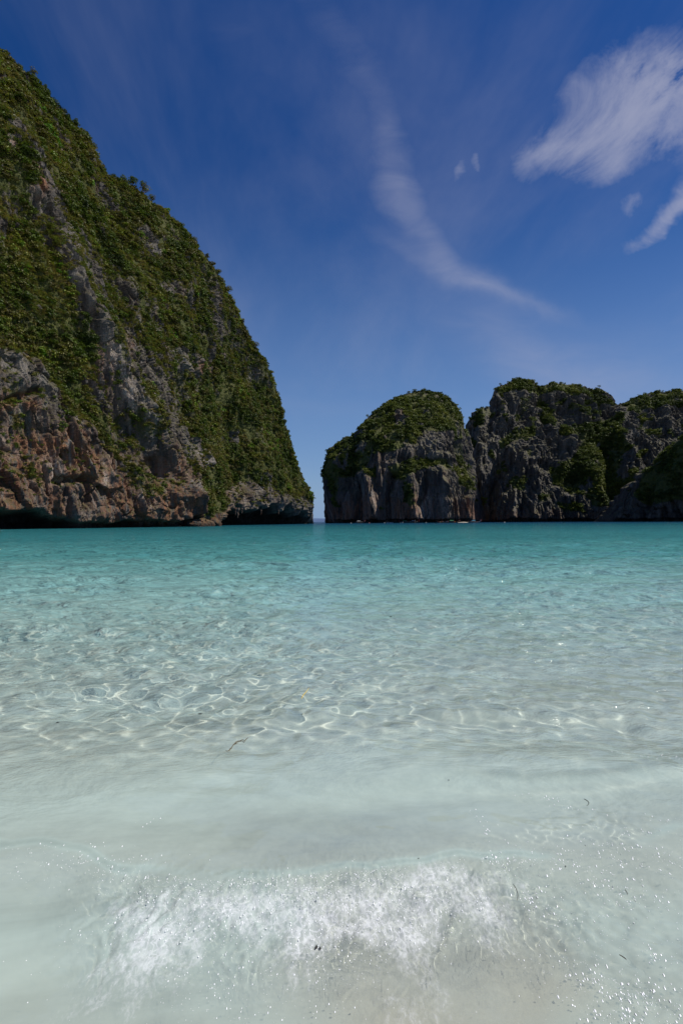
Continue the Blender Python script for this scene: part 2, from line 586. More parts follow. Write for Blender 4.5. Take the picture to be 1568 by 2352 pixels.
    for kind, pts, wdt, a in features:
        if kind == 'poly':
            d += a * poly_mask(px + 8 * vnoise(X / 8, Y / 8, Z / 8, 3), py + 8 * vnoise(X / 8, Y / 8, Z / 8, 4), pts, wdt) * (vv <= 1.02)[None, :]
        else:
            dd = line_dist(px, py, pts) + wdt * 0.25 * vnoise(X / 9, Y / 9, Z / 9, 8)
            d += a * np.exp(-(dd / wdt) ** 2) * (vv <= 1.02)[None, :]
    # the notch the sea has cut at the foot, with an uneven roof
    nh, nd = notch(px, X, Y)
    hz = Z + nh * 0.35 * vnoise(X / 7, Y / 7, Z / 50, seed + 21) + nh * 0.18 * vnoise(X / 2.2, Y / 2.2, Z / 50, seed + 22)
    wet_shade = sstep(nh * 1.2, nh * 0.9, hz) * (vv <= 1.0)[None, :] * sstep(1.5, 5, nd)  # mask for the shade painted into the notch colour
    d -= nd * sstep(nh * 1.25, nh * 0.75, hz) * (vv <= 1.0)[None, :]
    endf = sstep(0, amp.get('end', .04), np.minimum(u, 1 - u))[:, None] * 0.85 + 0.15
    d = d * endf
    X = X + nx * d; Y = Y + ny * d; Z = Z + nz * d * 0.8
    px2, py2 = topx(X, Y, Z)
    stain = stain_fn(px2, py2, X, Y, Z) if stain_fn else np.full(X.shape, 0.12)
    pale = np.zeros(X.shape)
    for pts, wdt, a in amp.get('pale', []):
        pale = np.maximum(pale, a * np.exp(-((line_dist(px2, py2, pts) + 5 * vnoise(X / 4, Y / 4, Z / 9, 31)) / wdt) ** 2))
    o = grid_mesh(name, X, Y, Z, mat, {'veg': veg, 'stain': stain, 'wet_shade': wet_shade, 'pale': np.clip(pale, 0, 1)}, smooth=False)
    return o, (X, Y, Z, veg, px2, py2, vv)


def lerp_pts(px, tbl):
    tbl = np.asarray(tbl, float)
    return np.interp(px, tbl[:, 0], tbl[:, 1])


# --- the great headland on the left
LS = [(-900, -330, 150), (-500, -170, 170), (-250, -60, 190), (-100, 40, 208), (0, 113, 220), (40, 150, 224), (90, 190, 230), (130, 243, 236), (190, 305, 244), (210, 340, 247),
      (240, 398, 252), (320, 440, 266), (370, 484, 275), (430, 536, 287), (480, 595, 299), (510, 645, 308), (540, 705, 318), (565, 765, 328),
      (600, 815, 342), (628, 875, 355), (646, 940, 368), (663, 1020, 385), (682, 1080, 402), (699, 1125, 415), (709, 1155, 422), (716, 1180, 428),
      (712, 1192, 429), (702, 1200, 430)]


def t_of(sil, x):
    sil = np.asarray(sil, float)
    ts = np.r_[0, np.cumsum(np.hypot(np.diff(sil[:, 0]), np.diff(sil[:, 1])))]; ts /= ts[-1]
    return float(np.interp(x, sil[:, 0], ts))


shoreL = [(t_of(LS, x), x, D) for x, D in [(-900, 95), (-500, 112), (-200, 132), (0, 150), (100, 163), (200, 176), (320, 196), (430, 222), (500, 262), (600, 322), (680, 392), (700, 415)]] + [(0.985, 706, 426), (1.0, 704, 430)]

ROCK_L = [
    ([(-900, 700), (-300, 760), (0, 800), (60, 812), (118, 880), (165, 960), (200, 1010), (262, 1045), (300, 1030), (282, 950), (225, 850), (192, 740), (140, 640), (105, 540), (100, 470), (60, 400),
      (-10, 330), (-10, 268), (30, 290), (80, 380), (125, 450), (180, 520), (235, 610), (275, 690), (330, 770), (372, 850), (402, 930), (432, 1000), (424, 1120), (432, 1215), (-900, 1260)], 14, 1.0),
    ([(60, 420), (330, 640), (420, 780), (470, 1000), (440, 1180), (250, 1040), (150, 700)], 40, .56),
    ([(-200, 600), (60, 560), (120, 640), (90, 760), (-200, 760)], 30, .30),
    ([(430, 560), (560, 700), (620, 880), (600, 900), (430, 700)], 22, .46),
    ([(308, 524), (345, 508), (385, 560), (388, 606), (345, 580)], 8, 1), ([(372, 632), (430, 640), (446, 672), (400, 668)], 7, 1),
    ([(370, 780), (430, 795), (500, 830), (480, 866), (405, 838)], 9, .9), ([(428, 990), (470, 1020), (496, 1056), (452, 1090), (434, 1060)], 8, 1),
    ([(552, 975), (578, 990), (570, 1025), (548, 1010)], 7, 1), ([(495, 1128), (560, 1098), (618, 1135), (680, 1140), (730, 1172), (730, 1215), (486, 1215)], 8, 1),
    ([(592, 1078), (612, 1090), (610, 1125), (592, 1110)], 5, .9), ([(430, 1085), (450, 1100), (445, 1150), (430, 1140)], 6, .6),
    ([(-200, 480), (-20, 480), (22, 520), (30, 580), (0, 600), (-200, 560)], 8, .5),
    ([(470, 730), (500, 740), (495, 800), (475, 790)], 5, .7), ([(560, 830), (590, 850), (600, 900), (575, 880)], 5, .5)]


def vegL(X, Y, Z, px, py):
    wx_ = 16 * fbm(X / 9, Y / 9, Z / 9, 3, .6, 41); wy_ = 16 * fbm(X / 9, Y / 9, Z / 9, 3, .6, 42)
    rock = 0
    for poly, soft, a in ROCK_L:
        rock = np.maximum(rock, a * poly_mask(px + wx_, py + wy_, poly, soft))
    v = 1 - rock
    # ribs of rock break through the green, plants cling to the rock
    rib = fbm(X / 7, Y / 7, Z / 22, 4, .6, 51)
    rib2 = fbm((X + .3 * Z) / 3.2, Y / 3.2, Z / 16, 4, .62, 52)
    v = v - 0.75 * sstep(0.14, 0.36, rib) * (0.45 + 0.55 * sstep(620, 420, px)) - 0.6 * sstep(.2, .42, rib2) * sstep(700, 420, px + .1 * py)
    v = v + 0.65 * sstep(0.04, 0.34, fbm((X + .3 * Z) / 4, Y / 4, Z / 12, 4, .62, 55)) * sstep(1160, 980, py)
    v = v * sstep(1204, 1176, py - 0.03 * (420 - px).clip(0, 400))
    v = np.maximum(v, 0.85 * poly_mask(px + wx_ * .7, py + wy_ * .7, [(432, 1100), (470, 1085), (500, 1120), (500, 1175), (436, 1192)], 8))
    v = np.maximum(v, 0.6 * poly_mask(px + wx_ * .7, py + wy_ * .7, [(262, 1080), (310, 1075), (345, 1120), (300, 1150), (262, 1120)], 8))
    return np.clip(v, 0, 1)


def stainL(px, py, X, Y, Z):
    n = fbm(X / 10, Y / 10, Z / 30, 3, .5, 71)
    low = sstep(960, 1120, py + 0.25 * (200 - px).clip(-200, 200)) * sstep(700, 380, px)
    s = low * (0.75 + 0.6 * n)
    s += 0.9 * np.exp(-(line_dist(px, py, [(255, 800), (285, 900), (310, 945)]) / 26) ** 2) * (0.5 + n)
    s += 1.1 * np.exp(-(line_dist(px, py, [(20, 330), (60, 375), (90, 420)]) / 16) ** 2)
    s += 1.0 * np.exp(-(line_dist(px, py, [(372, 590), (384, 604)]) / 10) ** 2) + 1.2 * np.exp(-(line_dist(px, py, [(468, 840), (474, 852)]) / 12) ** 2)
    s += 0.8 * np.exp(-(line_dist(px, py, [(60, 1030), (200, 1080)]) / 40) ** 2) + .35 * sstep(640, 300, px) * sstep(.1, .45, n)
    s += 0.9 * np.exp(-(line_dist(px, py, [(0, 930), (50, 910), (80, 930)]) / 20) ** 2)
    return np.clip(s + 0.10, 0, 1)


featL = [('line', [(0, 290), (70, 420), (130, 560), (190, 720), (265, 850), (330, 960), (395, 1090), (420, 1180)], 34, 6.0),
         ('line', [(420, 880), (436, 1000), (432, 1190)], 14, -5.0),
         ('line', [(90, 480), (150, 690), (215, 870), (275, 1000)], 20, -3.5),
         ('poly', [(-400, 780), (0, 815), (70, 830), (130, 905), (190, 985), (270, 1060), (330, 1090), (420, 1150), (430, 1230), (-400, 1260)], 22, 5.0),
         ('line', [(337, 1066), (347, 1092)], 11, -7.0),
         ('line', [(0, 925), (60, 905)], 9, -3.5), ('line', [(100, 1110), (170, 1108)], 8, -4.0), ('line', [(300, 1082), (330, 1100)], 6, -2.0),
         ('line', [(120, 1050), (128, 1075)], 12, -4.0), ('line', [(230, 1075), (236, 1092)], 8, -3.0),
         ('line', [(560, 900), (610, 1060), (650, 1150)], 24, 4.0), ('line', [(470, 700), (520, 900), (560, 1100)], 30, -5.0),
         ('poly', [(500, 1125), (620, 1135), (700, 1165), (700, 1180), (500, 1180)], 10, 2.5)]


def notchL(px, X, Y):
    h = lerp_pts(px, [(-400, 5), (0, 4.2), (100, 3.8), (150, 2.2), (230, 1.4), (255, 3.0), (300, 1.8), (380, 1.6), (415, 3.5), (430, 1.2), (485, 1.0), (500, 6.5), (560, 9), (680, 8), (712, 6), (725, 3)])
    dpt = lerp_pts(px, [(-400, 12), (0, 9), (110, 8), (160, 2.5), (230, 2.5), (260, 5), (300, 2.5), (380, 3), (415, 6), (430, 1), (485, 1), (505, 16), (640, 16), (700, 8), (725, 2)])
    return h, dpt


left_cliff, LC = massif('cliff', LS, shoreL, 760, 640, M_ROCK, lambda v: 0.36 * v + 0.64 * v ** 1.8,
                        dict(large=9.0, ls=42.0, flute=3.0, fs=12.0, small=.75, block=1.3, bs=6.5, strata=0.8, bed=3.2, fine=0.55, fk=1.0, shear=0.3,
                             pale=[([(258, 780), (285, 860), (305, 930)], 24, 1), ([(120, 1062), (135, 1100)], 22, .9), ([(236, 1060), (245, 1110)], 9, 1), ([(20, 330), (75, 410)], 12, .8), ([(360, 560), (378, 600)], 14, .8),
                                   ([(405, 800), (440, 840)], 16, .7), ([(440, 1030), (480, 1060)], 16, .7), ([(170, 520), (185, 640)], 16, .5), ([(330, 1140), (360, 1170)], 12, .9), ([(560, 985), (568, 1015)], 8, .8),
                                   ([(598, 1085), (604, 1120)], 8, .8), ([(500, 1150), (600, 1165), (700, 1185)], 14, .5), ([(0, 1010), (40, 1040)], 14, .5), ([(90, 1170), (110, 1185)], 8, .9), ([(180, 1185), (215, 1180)], 8, .6)]),
                        featL, vegL, notchL, back=90, seed=100, stain_fn=stainL, ridge_fade=0.25)
tag(left_cliff, 'huge steep limestone headland covered in green shrubs filling the left side of the bay', kind='structure')


# --- rounded island rock in the middle
def z3(pts):
    return [(717.7 + x * 0.5423, 832.5 + y * 0.5423) for x, y in pts]


DS = [(768, 1199, 600), (757, 1165, 602), (750, 1125, 606), (748, 1092, 612), (751, 1065, 616), (765, 1032, 622), (790, 1012, 628), (830, 994, 634), (848, 962, 638), (890, 926, 642), (935, 904, 645),
      (980, 898, 646), (1015, 908, 645), (1046, 935, 642), (1060, 975, 638), (1068, 1030, 630), (1078, 1090, 622), (1085, 1150, 614), (1090, 1199, 610)]
shoreD = [(0, 768, 600), (.08, 780, 592), (.2, 795, 582), (.35, 830, 566), (.5, 900, 560), (.7, 1000, 562), (.85, 1060, 574), (.95, 1084, 596), (1, 1090, 610)]
VEG_D = [(z3([(90, 370), (180, 310), (230, 250), (330, 150), (480, 112), (560, 130), (625, 220), (640, 320), (600, 335), (560, 300), (480, 300), (430, 350), (340, 390), (250, 400), (215, 470), (130, 490), (60, 490), (55, 420)]), 9, 1),
         (z3([(320, 450), (420, 400), (560, 425), (625, 470), (675, 545), (640, 545), (560, 500), (520, 450), (420, 470), (385, 520), (350, 505)]), 8, .8),
         (z3([(45, 430), (115, 480), (125, 620), (95, 620), (70, 520)]), 7, .75), (z3([(590, 340), (640, 340), (668, 540), (640, 500)]), 6, .6),
         (z3([(220, 460), (290, 440), (270, 490), (225, 495)]), 6, .8), (z3([(530, 560), (560, 575), (545, 600)]), 5, .7), (z3([(280, 615), (305, 620), (300, 640)]), 4, .7)]


def veg_poly(polys, seed, ws=7.0, sc=14.0, base=-0.1):
    def fn(X, Y, Z, px, py):
        wx_ = ws * fbm(X / sc, Y / sc, Z / sc, 3, .6, seed); wy_ = ws * fbm(X / sc, Y / sc, Z / sc, 3, .6, seed + 1)
        v = np.zeros(X.shape)
        for poly, soft, a in polys:
            v = np.maximum(v, a * poly_mask(px + wx_, py + wy_, poly, soft))
        n = fbm(X / 16, Y / 16, Z / 22, 4, .6, seed + 9)
        v = v + 0.9 * sstep(0.22, 0.45, n + base) * sstep(1192, 1150, py) - 0.6 * sstep(0.15, 0.4, fbm(X / 12, Y / 12, Z / 34, 4, .6, seed + 12))
        return np.clip(v, 0, 1)
    return fn


def stainD(px, py, X, Y, Z):
    n = fbm(X / 22, Y / 22, Z / 60, 3, .5, 171)
    return np.clip(0.85 * sstep(1120, 1170, py) * (0.7 + n) + 0.25 * sstep(0.1, .4, n) + 0.05, 0, 1)


def far_notch(px, X, Y):
    return px * 0 + 3.2, px * 0 + 4.0


featD = [('line', z3([(150, 470), (175, 560), (180, 660)]), 22, -15), ('line', z3([(335, 490), (320, 560), (320, 660)]), 9, -13), ('line', z3([(470, 480), (465, 560), (440, 600)]), 6, -6),
         ('line', z3([(235, 480), (255, 560), (262, 650)]), 11, 9), ('line', z3([(540, 470), (560, 580), (600, 660)]), 22, 8), ('line', z3([(400, 500), (410, 600), (430, 660)]), 14, 9),
         ('line', z3([(600, 350), (620, 480), (640, 560)]), 6, -9), ('line', z3([(645, 300), (660, 420), (680, 560)]), 9, 7), ('line', z3([(520, 320), (510, 410)]), 30, 6),
         ('line', z3([(360, 420), (460, 420), (560, 440)]), 9, -5),
         ('poly', z3([(0, 200), (640, 200), (640, 320), (430, 360), (200, 470), (0, 500)]), 20, 2)]
dome, DC = massif('rock_island', DS, shoreD, 460, 330, M_ROCK_FAR, lambda v: 0.10 * v + 0.90 * v ** 3.2,
                  dict(large=10.0, ls=70.0, flute=8.0, fs=16.0, zs=9.0, gain=.48, small=.5, ledge=.1, block=.7, bs=9.0, strata=0.8, bed=6.0, fine=0.8, fk=1.8, end=.16, pale=[(z3([(510, 330), (500, 400)]), 16, .55), (z3([(480, 580), (470, 640)]), 14, .8), (z3([(560, 590), (570, 640)]), 12, .5), (z3([(255, 560), (262, 640)]), 7, .5)]),
                  featD, veg_poly(VEG_D, 210), far_notch, back=70, seed=200, stain_fn=stainD, ridge_fade=0.15)
tag(dome, 'rounded limestone rock island with a green cap and grey walls, right of the gap', kind='structure')

# --- the long range to its right
RS = [(1040, 1199, 700), (1060, 1100, 705), (1066, 1020, 712), (1069, 984, 718), (1078, 964, 724), (1098, 946, 730), (1130, 934, 735), (1134, 908, 740), (1146, 886, 745), (1185, 872, 750), (1215, 875, 752), (1245, 886, 755),
      (1280, 881, 757), (1330, 888, 760), (1372, 893, 762), (1398, 912, 764), (1416, 932, 765), (1442, 924, 764), (1472, 908, 762), (1520, 900, 758), (1568, 899, 750), (1640, 905, 735), (1760, 915, 700), (1900, 905, 640), (2100, 915, 560), (2300, 1050, 500), (2400, 1205, 460)]
shoreR = [(0, 1040, 700), (.06, 1070, 680), (.15, 1098, 668), (.3, 1200, 655), (.45, 1350, 648), (.6, 1500, 640), (.75, 1680, 610), (.9, 2000, 520), (1, 2400, 455)]
VEG_R = [(z3([(770, 120), (900, 60), (970, 90), (1060, 90), (1200, 110), (1290, 190), (1200, 175), (1050, 130), (960, 140), (860, 112), (790, 145)]), 6, .9),
         (z3([(780, 330), (880, 280), (945, 265), (950, 315), (860, 330), (800, 365)]), 7, .9),
         (z3([(1100, 270), (1200, 240), (1310, 230), (1315, 300), (1290, 480), (1345, 540), (1310, 610), (1200, 620), (1100, 560), (1020, 520), (1000, 450), (1080, 420), (1130, 340)]), 10, .95),
         (z3([(960, 130), (1020, 190), (1040, 270), (980, 260), (950, 200)]), 7, .9), (z3([(1320, 165), (1400, 140), (1480, 118), (1800, 118), (1800, 175), (1450, 190), (1380, 215), (1330, 220)]), 7, .95),
         (z3([(1400, 280), (1480, 275), (1470, 315), (1410, 320)]), 6, .8), (z3([(820, 490), (900, 480), (900, 545), (840, 540)]), 7, .85), (z3([(690, 200), (770, 195), (760, 240), (700, 250)]), 6, .6),
         (z3([(870, 150), (930, 140), (900, 230), (850, 250)]), 6, .6), (z3([(1080, 180), (1180, 190), (1150, 240), (1080, 230)]), 6, .7), (z3([(940, 560), (1000, 560), (980, 600), (945, 600)]), 6, .7),
         (z3([(1010, 590), (1130, 600), (1180, 640), (1060, 640)]), 6, .7), (z3([(690, 560), (730, 570), (720, 620), (680, 600)]), 6, .7)]
featR = [('line', z3([(655, 280), (668, 420), (700, 640)]), 13, -28), ('line', z3([(770, 480), (730, 560), (700, 650)]), 26, -16), ('line', z3([(840, 380), (960, 470), (900, 660)]), 14, 6),
         ('line', z3([(900, 220), (840, 310), (770, 420)]), 18, -9), ('line', z3([(960, 100), (985, 260), (1000, 340)]), 12, -8), ('line', z3([(1110, 220), (1080, 350), (1060, 430)]), 14, 9),
         ('line', z3([(1300, 240), (1330, 400), (1360, 540)]), 20, 12), ('line', z3([(1240, 380), (1280, 560)]), 26, -14), ('line', z3([(1180, 120), (1240, 230), (1290, 260)]), 10, -7),
         ('line', z3([(1060, 160), (940, 170)]), 8, -6), ('line', z3([(920, 430), (1010, 440)]), 10, -6), ('line', z3([(980, 560), (1000, 650)]), 8, 8), ('line', z3([(855, 560), (850, 650)]), 9, 8),
         ('line', z3([(1490, 200), (1520, 300)]), 10, 8), ('line', z3([(720, 220), (700, 500)]), 18, 8)]
rng_o, RC = massif('cliff', RS, shoreR, 620, 300, M_ROCK_FAR, lambda v: 0.35 * v + 0.65 * v ** 1.9,
                   dict(large=16.0, ls=80.0, flute=11.0, fs=16.0, zs=9.0, gain=.48, small=.5, ledge=.15, block=.9, bs=9.0, strata=0.8, bed=6.0, fine=0.9, fk=1.8),
                   featR, veg_poly(VEG_R, 310, base=0.06), far_notch, back=110, seed=300, stain_fn=lambda px, py, X, Y, Z: np.clip(.5 * sstep(1160, 1190, py) + 0.0 * X, 0, 1), ridge_fade=0.2)
tag(rng_o, 'long craggy grey limestone wall with ridges and green gullies on the far right shore', kind='structure')

# --- the spur in shade at the right edge
HS = [(1405, 1199, 560), (1428, 1160, 556), (1446, 1125, 552), (1462, 1100, 550), (1500, 1068, 545), (1540, 1030, 538), (1568, 1004, 532), (1640, 950, 510), (1760, 880, 480), (1950, 800, 440), (2300, 760, 380), (2700, 900, 320), (2900, 1210, 280)]
shoreH = [(0, 1405, 560), (.1, 1425, 552), (.25, 1500, 530), (.4, 1620, 500), (.7, 2000, 410), (1, 2900, 278)]
VEG_H = [([(1440, 1130), (1500, 1060), (1568, 995), (1700, 880), (2000, 760), (2900, 760), (2900, 1150), (1700, 1150), (1560, 1150), (1480, 1160)], 10, .9)]
featH = [('line', [(1520, 1060), (1490, 1130), (1470, 1190)], 12, -8)]
spur, HC = massif('cliff', HS, shoreH, 300, 170, M_ROCK_FAR, lambda v: 0.5 * v + 0.5 * v ** 1.6,
                  dict(large=12.0, ls=60.0, flute=7.0, fs=24.0, block=2.5, bs=11.0, strata=1.2, bed=6.0, fine=0.8, fk=1.8),
                  featH, veg_poly(VEG_H, 410), far_notch, back=110, seed=400, ridge_fade=0.3)
tag(spur, 'dark shaded rocky spur with shrubs at the right edge of the bay', kind='structure')


# --- far low land on the horizon, seen in the gap
def far_hills():
    n = 400
    x = np.linspace(-9000, 5000, n)
    h = 25 + 55 * (0.5 + 0.5 * fbm(x / 1500, x * 0, x * 0, 4, .55, 9)) + 60 * np.exp(-((x + 800) / 900) ** 2)
    v = np.linspace(0, 1, 8)
    X = np.repeat(x[:, None], 8, 1); Y = 17000 + 900 * v[None] + 0 * X + 300 * fbm(X / 900, Y_ := X * 0, Y_, 2, .5, 5)
    Z = -2 + h[:, None] * np.sin(v * math.pi)[None]
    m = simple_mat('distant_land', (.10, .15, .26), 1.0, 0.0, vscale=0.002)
    o = grid_mesh('hills', X, Y, Z, m)
    tag(o, 'low blue land far off on the sea horizon in the gap', kind='structure')


far_hills()


# ---------------------------------------------------------------- vegetation
def leaf_clump(name, n, rx, ry, rz, leaf, mat, seed, droop=0.0):
    r = np.random.RandomState(seed)
    co, fc = [], []
    lobes = [(r.uniform(-.55, .55) * rx, r.uniform(-.55, .55) * ry, r.uniform(-.1, .55) * rz, r.uniform(.38, .62)) for _ in range(6)]
    for i in range(n):
        lb = lobes[r.randint(len(lobes))]
        d = r.normal(size=3); d /= np.linalg.norm(d)
        if d[2] < -0.3: d[2] *= -0.5
        q = np.array([lb[0], lb[1], lb[2]]) + d * np.array([rx, ry, rz]) * lb[3] * r.uniform(.75, 1.08)
        nn = d + r.normal(size=3) * 0.55; nn[2] += 0.35; nn /= np.linalg.norm(nn)
        a = np.cross(nn, r.normal(size=3)); a /= np.linalg.norm(a); b = np.cross(nn, a)
        l = leaf * r.uniform(.6, 1.4); w_ = l * r.uniform(.45, .8)
        k = len(co)
        co += [q - a * l, q - b * w_ + nn * l * .15, q + a * l - nn * l * .25, q + b * w_ + nn * l * .15]
        fc.append((k, k + 1, k + 2, k + 3))
    return tri_mesh(name, co, fc, mat)


def tuft(name, n, h, mat, seed):
    r = np.random.RandomState(seed)
    co, fc = [], []
    for i in range(n):
        a = r.uniform(0, 2 * math.pi); rad = r.uniform(0, .35) * h
        p = np.array([math.cos(a) * rad, math.sin(a) * rad, 0]); lean = np.array([math.cos(a), math.sin(a), 0]) * r.uniform(.2, .9) * h
        t_ = np.array([-math.sin(a), math.cos(a), 0]) * h * .11
        k = len(co)
        top = p + lean + np.array([0, 0, h * r.uniform(.4, 1)])
        mid = p + lean * .4 + np.array([0, 0, h * .55])
        co += [p - t_, p + t_, mid + t_ * .8, mid - t_ * .8, top + lean * .3 - np.array([0, 0, .2 * h])]
        fc += [(k, k + 1, k + 2, k + 3), (k + 3, k + 2, k + 4)]
    return tri_mesh(name, co, fc, mat)


def scatter_points(data, n, wfn, seed, lift=0.0):
    X, Y, Z, veg, px, py, vv = data
    r = np.random.RandomState(seed)
    a = np.stack([X, Y, Z], -1)
    e1 = a[1:, :-1] - a[:-1, :-1]; e2 = a[:-1, 1:] - a[:-1, :-1]
    nrm = np.cross(e1, e2); area = np.linalg.norm(nrm, axis=-1)
    nrm = nrm / (area[..., None] + 1e-9)
    wgt = area * wfn(X[:-1, :-1], Y[:-1, :-1], Z[:-1, :-1], veg[:-1, :-1], px[:-1, :-1], py[:-1, :-1], nrm, np.broadcast_to(vv[None, :-1], area.shape))
    p = wgt.ravel(); p = p / p.sum()
    idx = np.searchsorted(np.cumsum(p), r.rand(n)).clip(0, p.size - 1)
    c = a[:-1, :-1].reshape(-1, 3)[idx] + e1.reshape(-1, 3)[idx] * r.rand(n, 1) + e2.reshape(-1, 3)[idx] * r.rand(n, 1)
    return c + nrm.reshape(-1, 3)[idx] * lift, nrm.reshape(-1, 3)[idx]


def instancer(name, pts, scales, meshes, seed, label, group=None):
    """one object of vegetation: a clump of leaves set at each of its points"""
    r = np.random.RandomState(seed)
    me = bpy.data.meshes.new(name)
    me.vertices.add(len(pts)); me.vertices.foreach_set('co', pts.astype(np.float32).ravel())
    at = me.attributes.new('size', 'FLOAT_VECTOR', 'POINT'); at.data.foreach_set('vector', scales.astype(np.float32).ravel())
    rot = np.stack([r.uniform(-.35, .35, len(pts)), r.uniform(-.35, .35, len(pts)), r.uniform(0, 6.283, len(pts))], -1)
    at = me.attributes.new('turn', 'FLOAT_VECTOR', 'POINT'); at.data.foreach_set('vector', rot.astype(np.float32).ravel())
    at = me.attributes.new('pick', 'INT', 'POINT'); at.data.foreach_set('value', r.randint(0, len(meshes), len(pts)).astype(np.int32))
    for m in meshes[0].materials:
        me.materials.append(m)
    c = bpy.data.collections.new(name + '_source')
    for i, m in enumerate(meshes):
        c.objects.link(bpy.data.objects.new('%s_source_%d' % (name, i), m))
    g = bpy.data.node_groups.new(name, 'GeometryNodeTree')
    g.interface.new_socket('Geometry', in_out='INPUT', socket_type='NodeSocketGeometry')
    g.interface.new_socket('Geometry', in_out='OUTPUT', socket_type='NodeSocketGeometry')
    n, l = g.nodes, g.links
    gi = n.new('NodeGroupInput'); go = n.new('NodeGroupOutput')
    mp = n.new('GeometryNodeMeshToPoints'); iop = n.new('GeometryNodeInstanceOnPoints'); ci = n.new('GeometryNodeCollectionInfo')
    ci.inputs['Collection'].default_value = c; ci.inputs['Separate Children'].default_value = True; ci.inputs['Reset Children'].default_value = True
    def named(nm, dt):
        q = n.new('GeometryNodeInputNamedAttribute'); q.data_type = dt; q.inputs[0].default_value = nm
        return q.outputs[0]
    l.new(gi.outputs[0], mp.inputs[0]); l.new(mp.outputs[0], iop.inputs['Points']); l.new(ci.outputs[0], iop.inputs['Instance'])
    iop.inputs['Pick Instance'].default_value = True
    l.new(named('pick', 'INT'), iop.inputs['Instance Index'])
    l.new(named('turn', 'FLOAT_VECTOR'), iop.inputs['Rotation'])
    l.new(named('size', 'FLOAT_VECTOR'), iop.inputs['Scale'])
    l.new(iop.outputs[0], go.inputs[0])
    o = bpy.data.objects.new(name, me)
    COL.objects.link(o)
    md = o.modifiers.new('plants', 'NODES'); md.node_group = g
    tag(o, label, kind='stuff', group=group)
    return o


bushes = [leaf_clump('bush_leaves', 130, 1.0, 1.0, .85, .17, M_LEAF, 20 + i) for i in range(5)]
bushes_far = [leaf_clump('bush_leaves', 90, 1.0, 1.0, .9, .22, M_LEAF_FAR, 40 + i) for i in range(4)]
tufts = [tuft('grass_blades', 26, 1.0, M_DRY, 60 + i) for i in range(3)]


def sizes(r, n, lo, hi, power=2.0):
    s = lo + (hi - lo) * r.rand(n) ** power
    return np.stack([s * r.uniform(.85, 1.2, n), s * r.uniform(.85, 1.2, n), s * r.uniform(.75, 1.15, n)], -1)


def w_veg(X, Y, Z, veg, px, py, nrm, vv):
    up = np.clip(nrm[..., 2], -1, 1)
    vis = ((px > -500) & (px < 1900)) * 0.97 + 0.03
    bushy = 0.12 + 0.88 * sstep(-.22, .12, fbm(X / 13, Y / 13, Z / 18, 3, .6, 333))
    return bushy * sstep(0.40, 0.75, veg) * sstep(-0.45, -0.1, up) * vis * (Z > 4) * np.where(vv > 1.15, 0.15, 1.0)


r_ = np.random.RandomState(5)
p, nn = scatter_points(LC, 40000, w_veg, 1, 0.05)
instancer('shrubs', p, sizes(r_, len(p), .42, 2.6, 3.6), bushes, 3, 'green shrubs and small trees matting the steep left headland')


def w_tuft(X, Y, Z, veg, px, py, nrm, vv):
    up = np.clip(nrm[..., 2], -1, 1)
    vis = (px > -120) & (px < 760) & (vv < 1.05)
    return (0.15 + sstep(0.0, 0.4, veg)) * sstep(0.0, 0.45, up) * (0.35 + .65 * sstep(0.9, 0.5, veg)) * vis * (Z > 9) * (0.2 + sstep(-.1, .35, fbm(X / 12, Y / 12, Z / 12, 3, .5, 66)))


p, nn = scatter_points(LC, 26000, w_tuft, 2, 0.0)
instancer('grass_tufts', p, sizes(r_, len(p), .5, 1.6), tufts, 4, 'ochre and green grass tufts on the ledges of the left headland')


def w_crev(X, Y, Z, veg, px, py, nrm, vv):
    vis = (px > -120) & (px < 760) & (vv < 1.05)
    return sstep(0.08, 0.5, veg) * sstep(0.8, 0.4, veg) * sstep(-.1, .3, nrm[..., 2]) * vis * (Z > 9)


p, nn = scatter_points(LC, 2600, w_crev, 21, 0.1)
instancer('shrubs', p, sizes(r_, len(p), .4, 1.3), bushes, 13, 'small bushes clinging to cracks in the rock of the left headland')
for data, n, lab, sd in ((DC, 3600, 'dense green bushes capping the rounded rock island', 5), (RC, 9000, 'green scrub in gullies and on tops of the far grey cliffs', 6), (HC, 2200, 'dark scrub on the shaded spur', 7)):
    p, nn = scatter_points(data, n, w_veg, sd, 0.5)
    instancer('shrubs', p, sizes(r_, len(p), 1.3, 3.6, 1.8), bushes_far, sd + 10, lab)


# ---------------------------------------------------------------- sea bed and water
def sd_depth(X, Y):
    """depth of the sand under still water, metres (negative: dry beach)"""
    D = np.sqrt((X * 0.25) ** 2 + Y * Y) * np.sign(Y) - 0.10 * X / (1 + 0.1 * abs(X))
    d = np.interp(D, [-60, -10, 0, 1.2, 1.7, 2.3, 3.2, 5, 8, 14, 25, 50, 120, 350, 700, 3000], [-6, -1.0, -.16, -.05, .012, .06, .15, .34, .55, .85, 1.5, 2.8, 5.5, 11, 18, 40])
    return d


WR = np.random.RandomState(77)
WAVES = []
for i in range(110):
    lam = math.exp(WR.uniform(math.log(.13), math.log(2.4)))
    spread = 1.15 if lam < .7 else 0.6
    th = -math.pi / 2 + WR.normal() * spread + 0.25
    WAVES.append((lam, th, WR.uniform(0, 2 * math.pi), WR.uniform(.6, 1.4)))


def crest_y(X):
    """line of the small breaker, metres north of the camera"""
    return 2.57 + 0.085 * np.minimum(X * X, 6) + 0.03 * np.sin(X * 4.1) + 0.06 * vnoise(X * 3, X * 0, X * 0, 4) + .10 * sstep(1.2, 2.4, X)


def crest2_y(X):
    return 3.55 + 0.16 * np.sin(X * 1.1 - 1.2) + 0.05 * np.sin(X * 3.3) + .1 * vnoise(X * 1.6, X * 0, X * 0, 14)


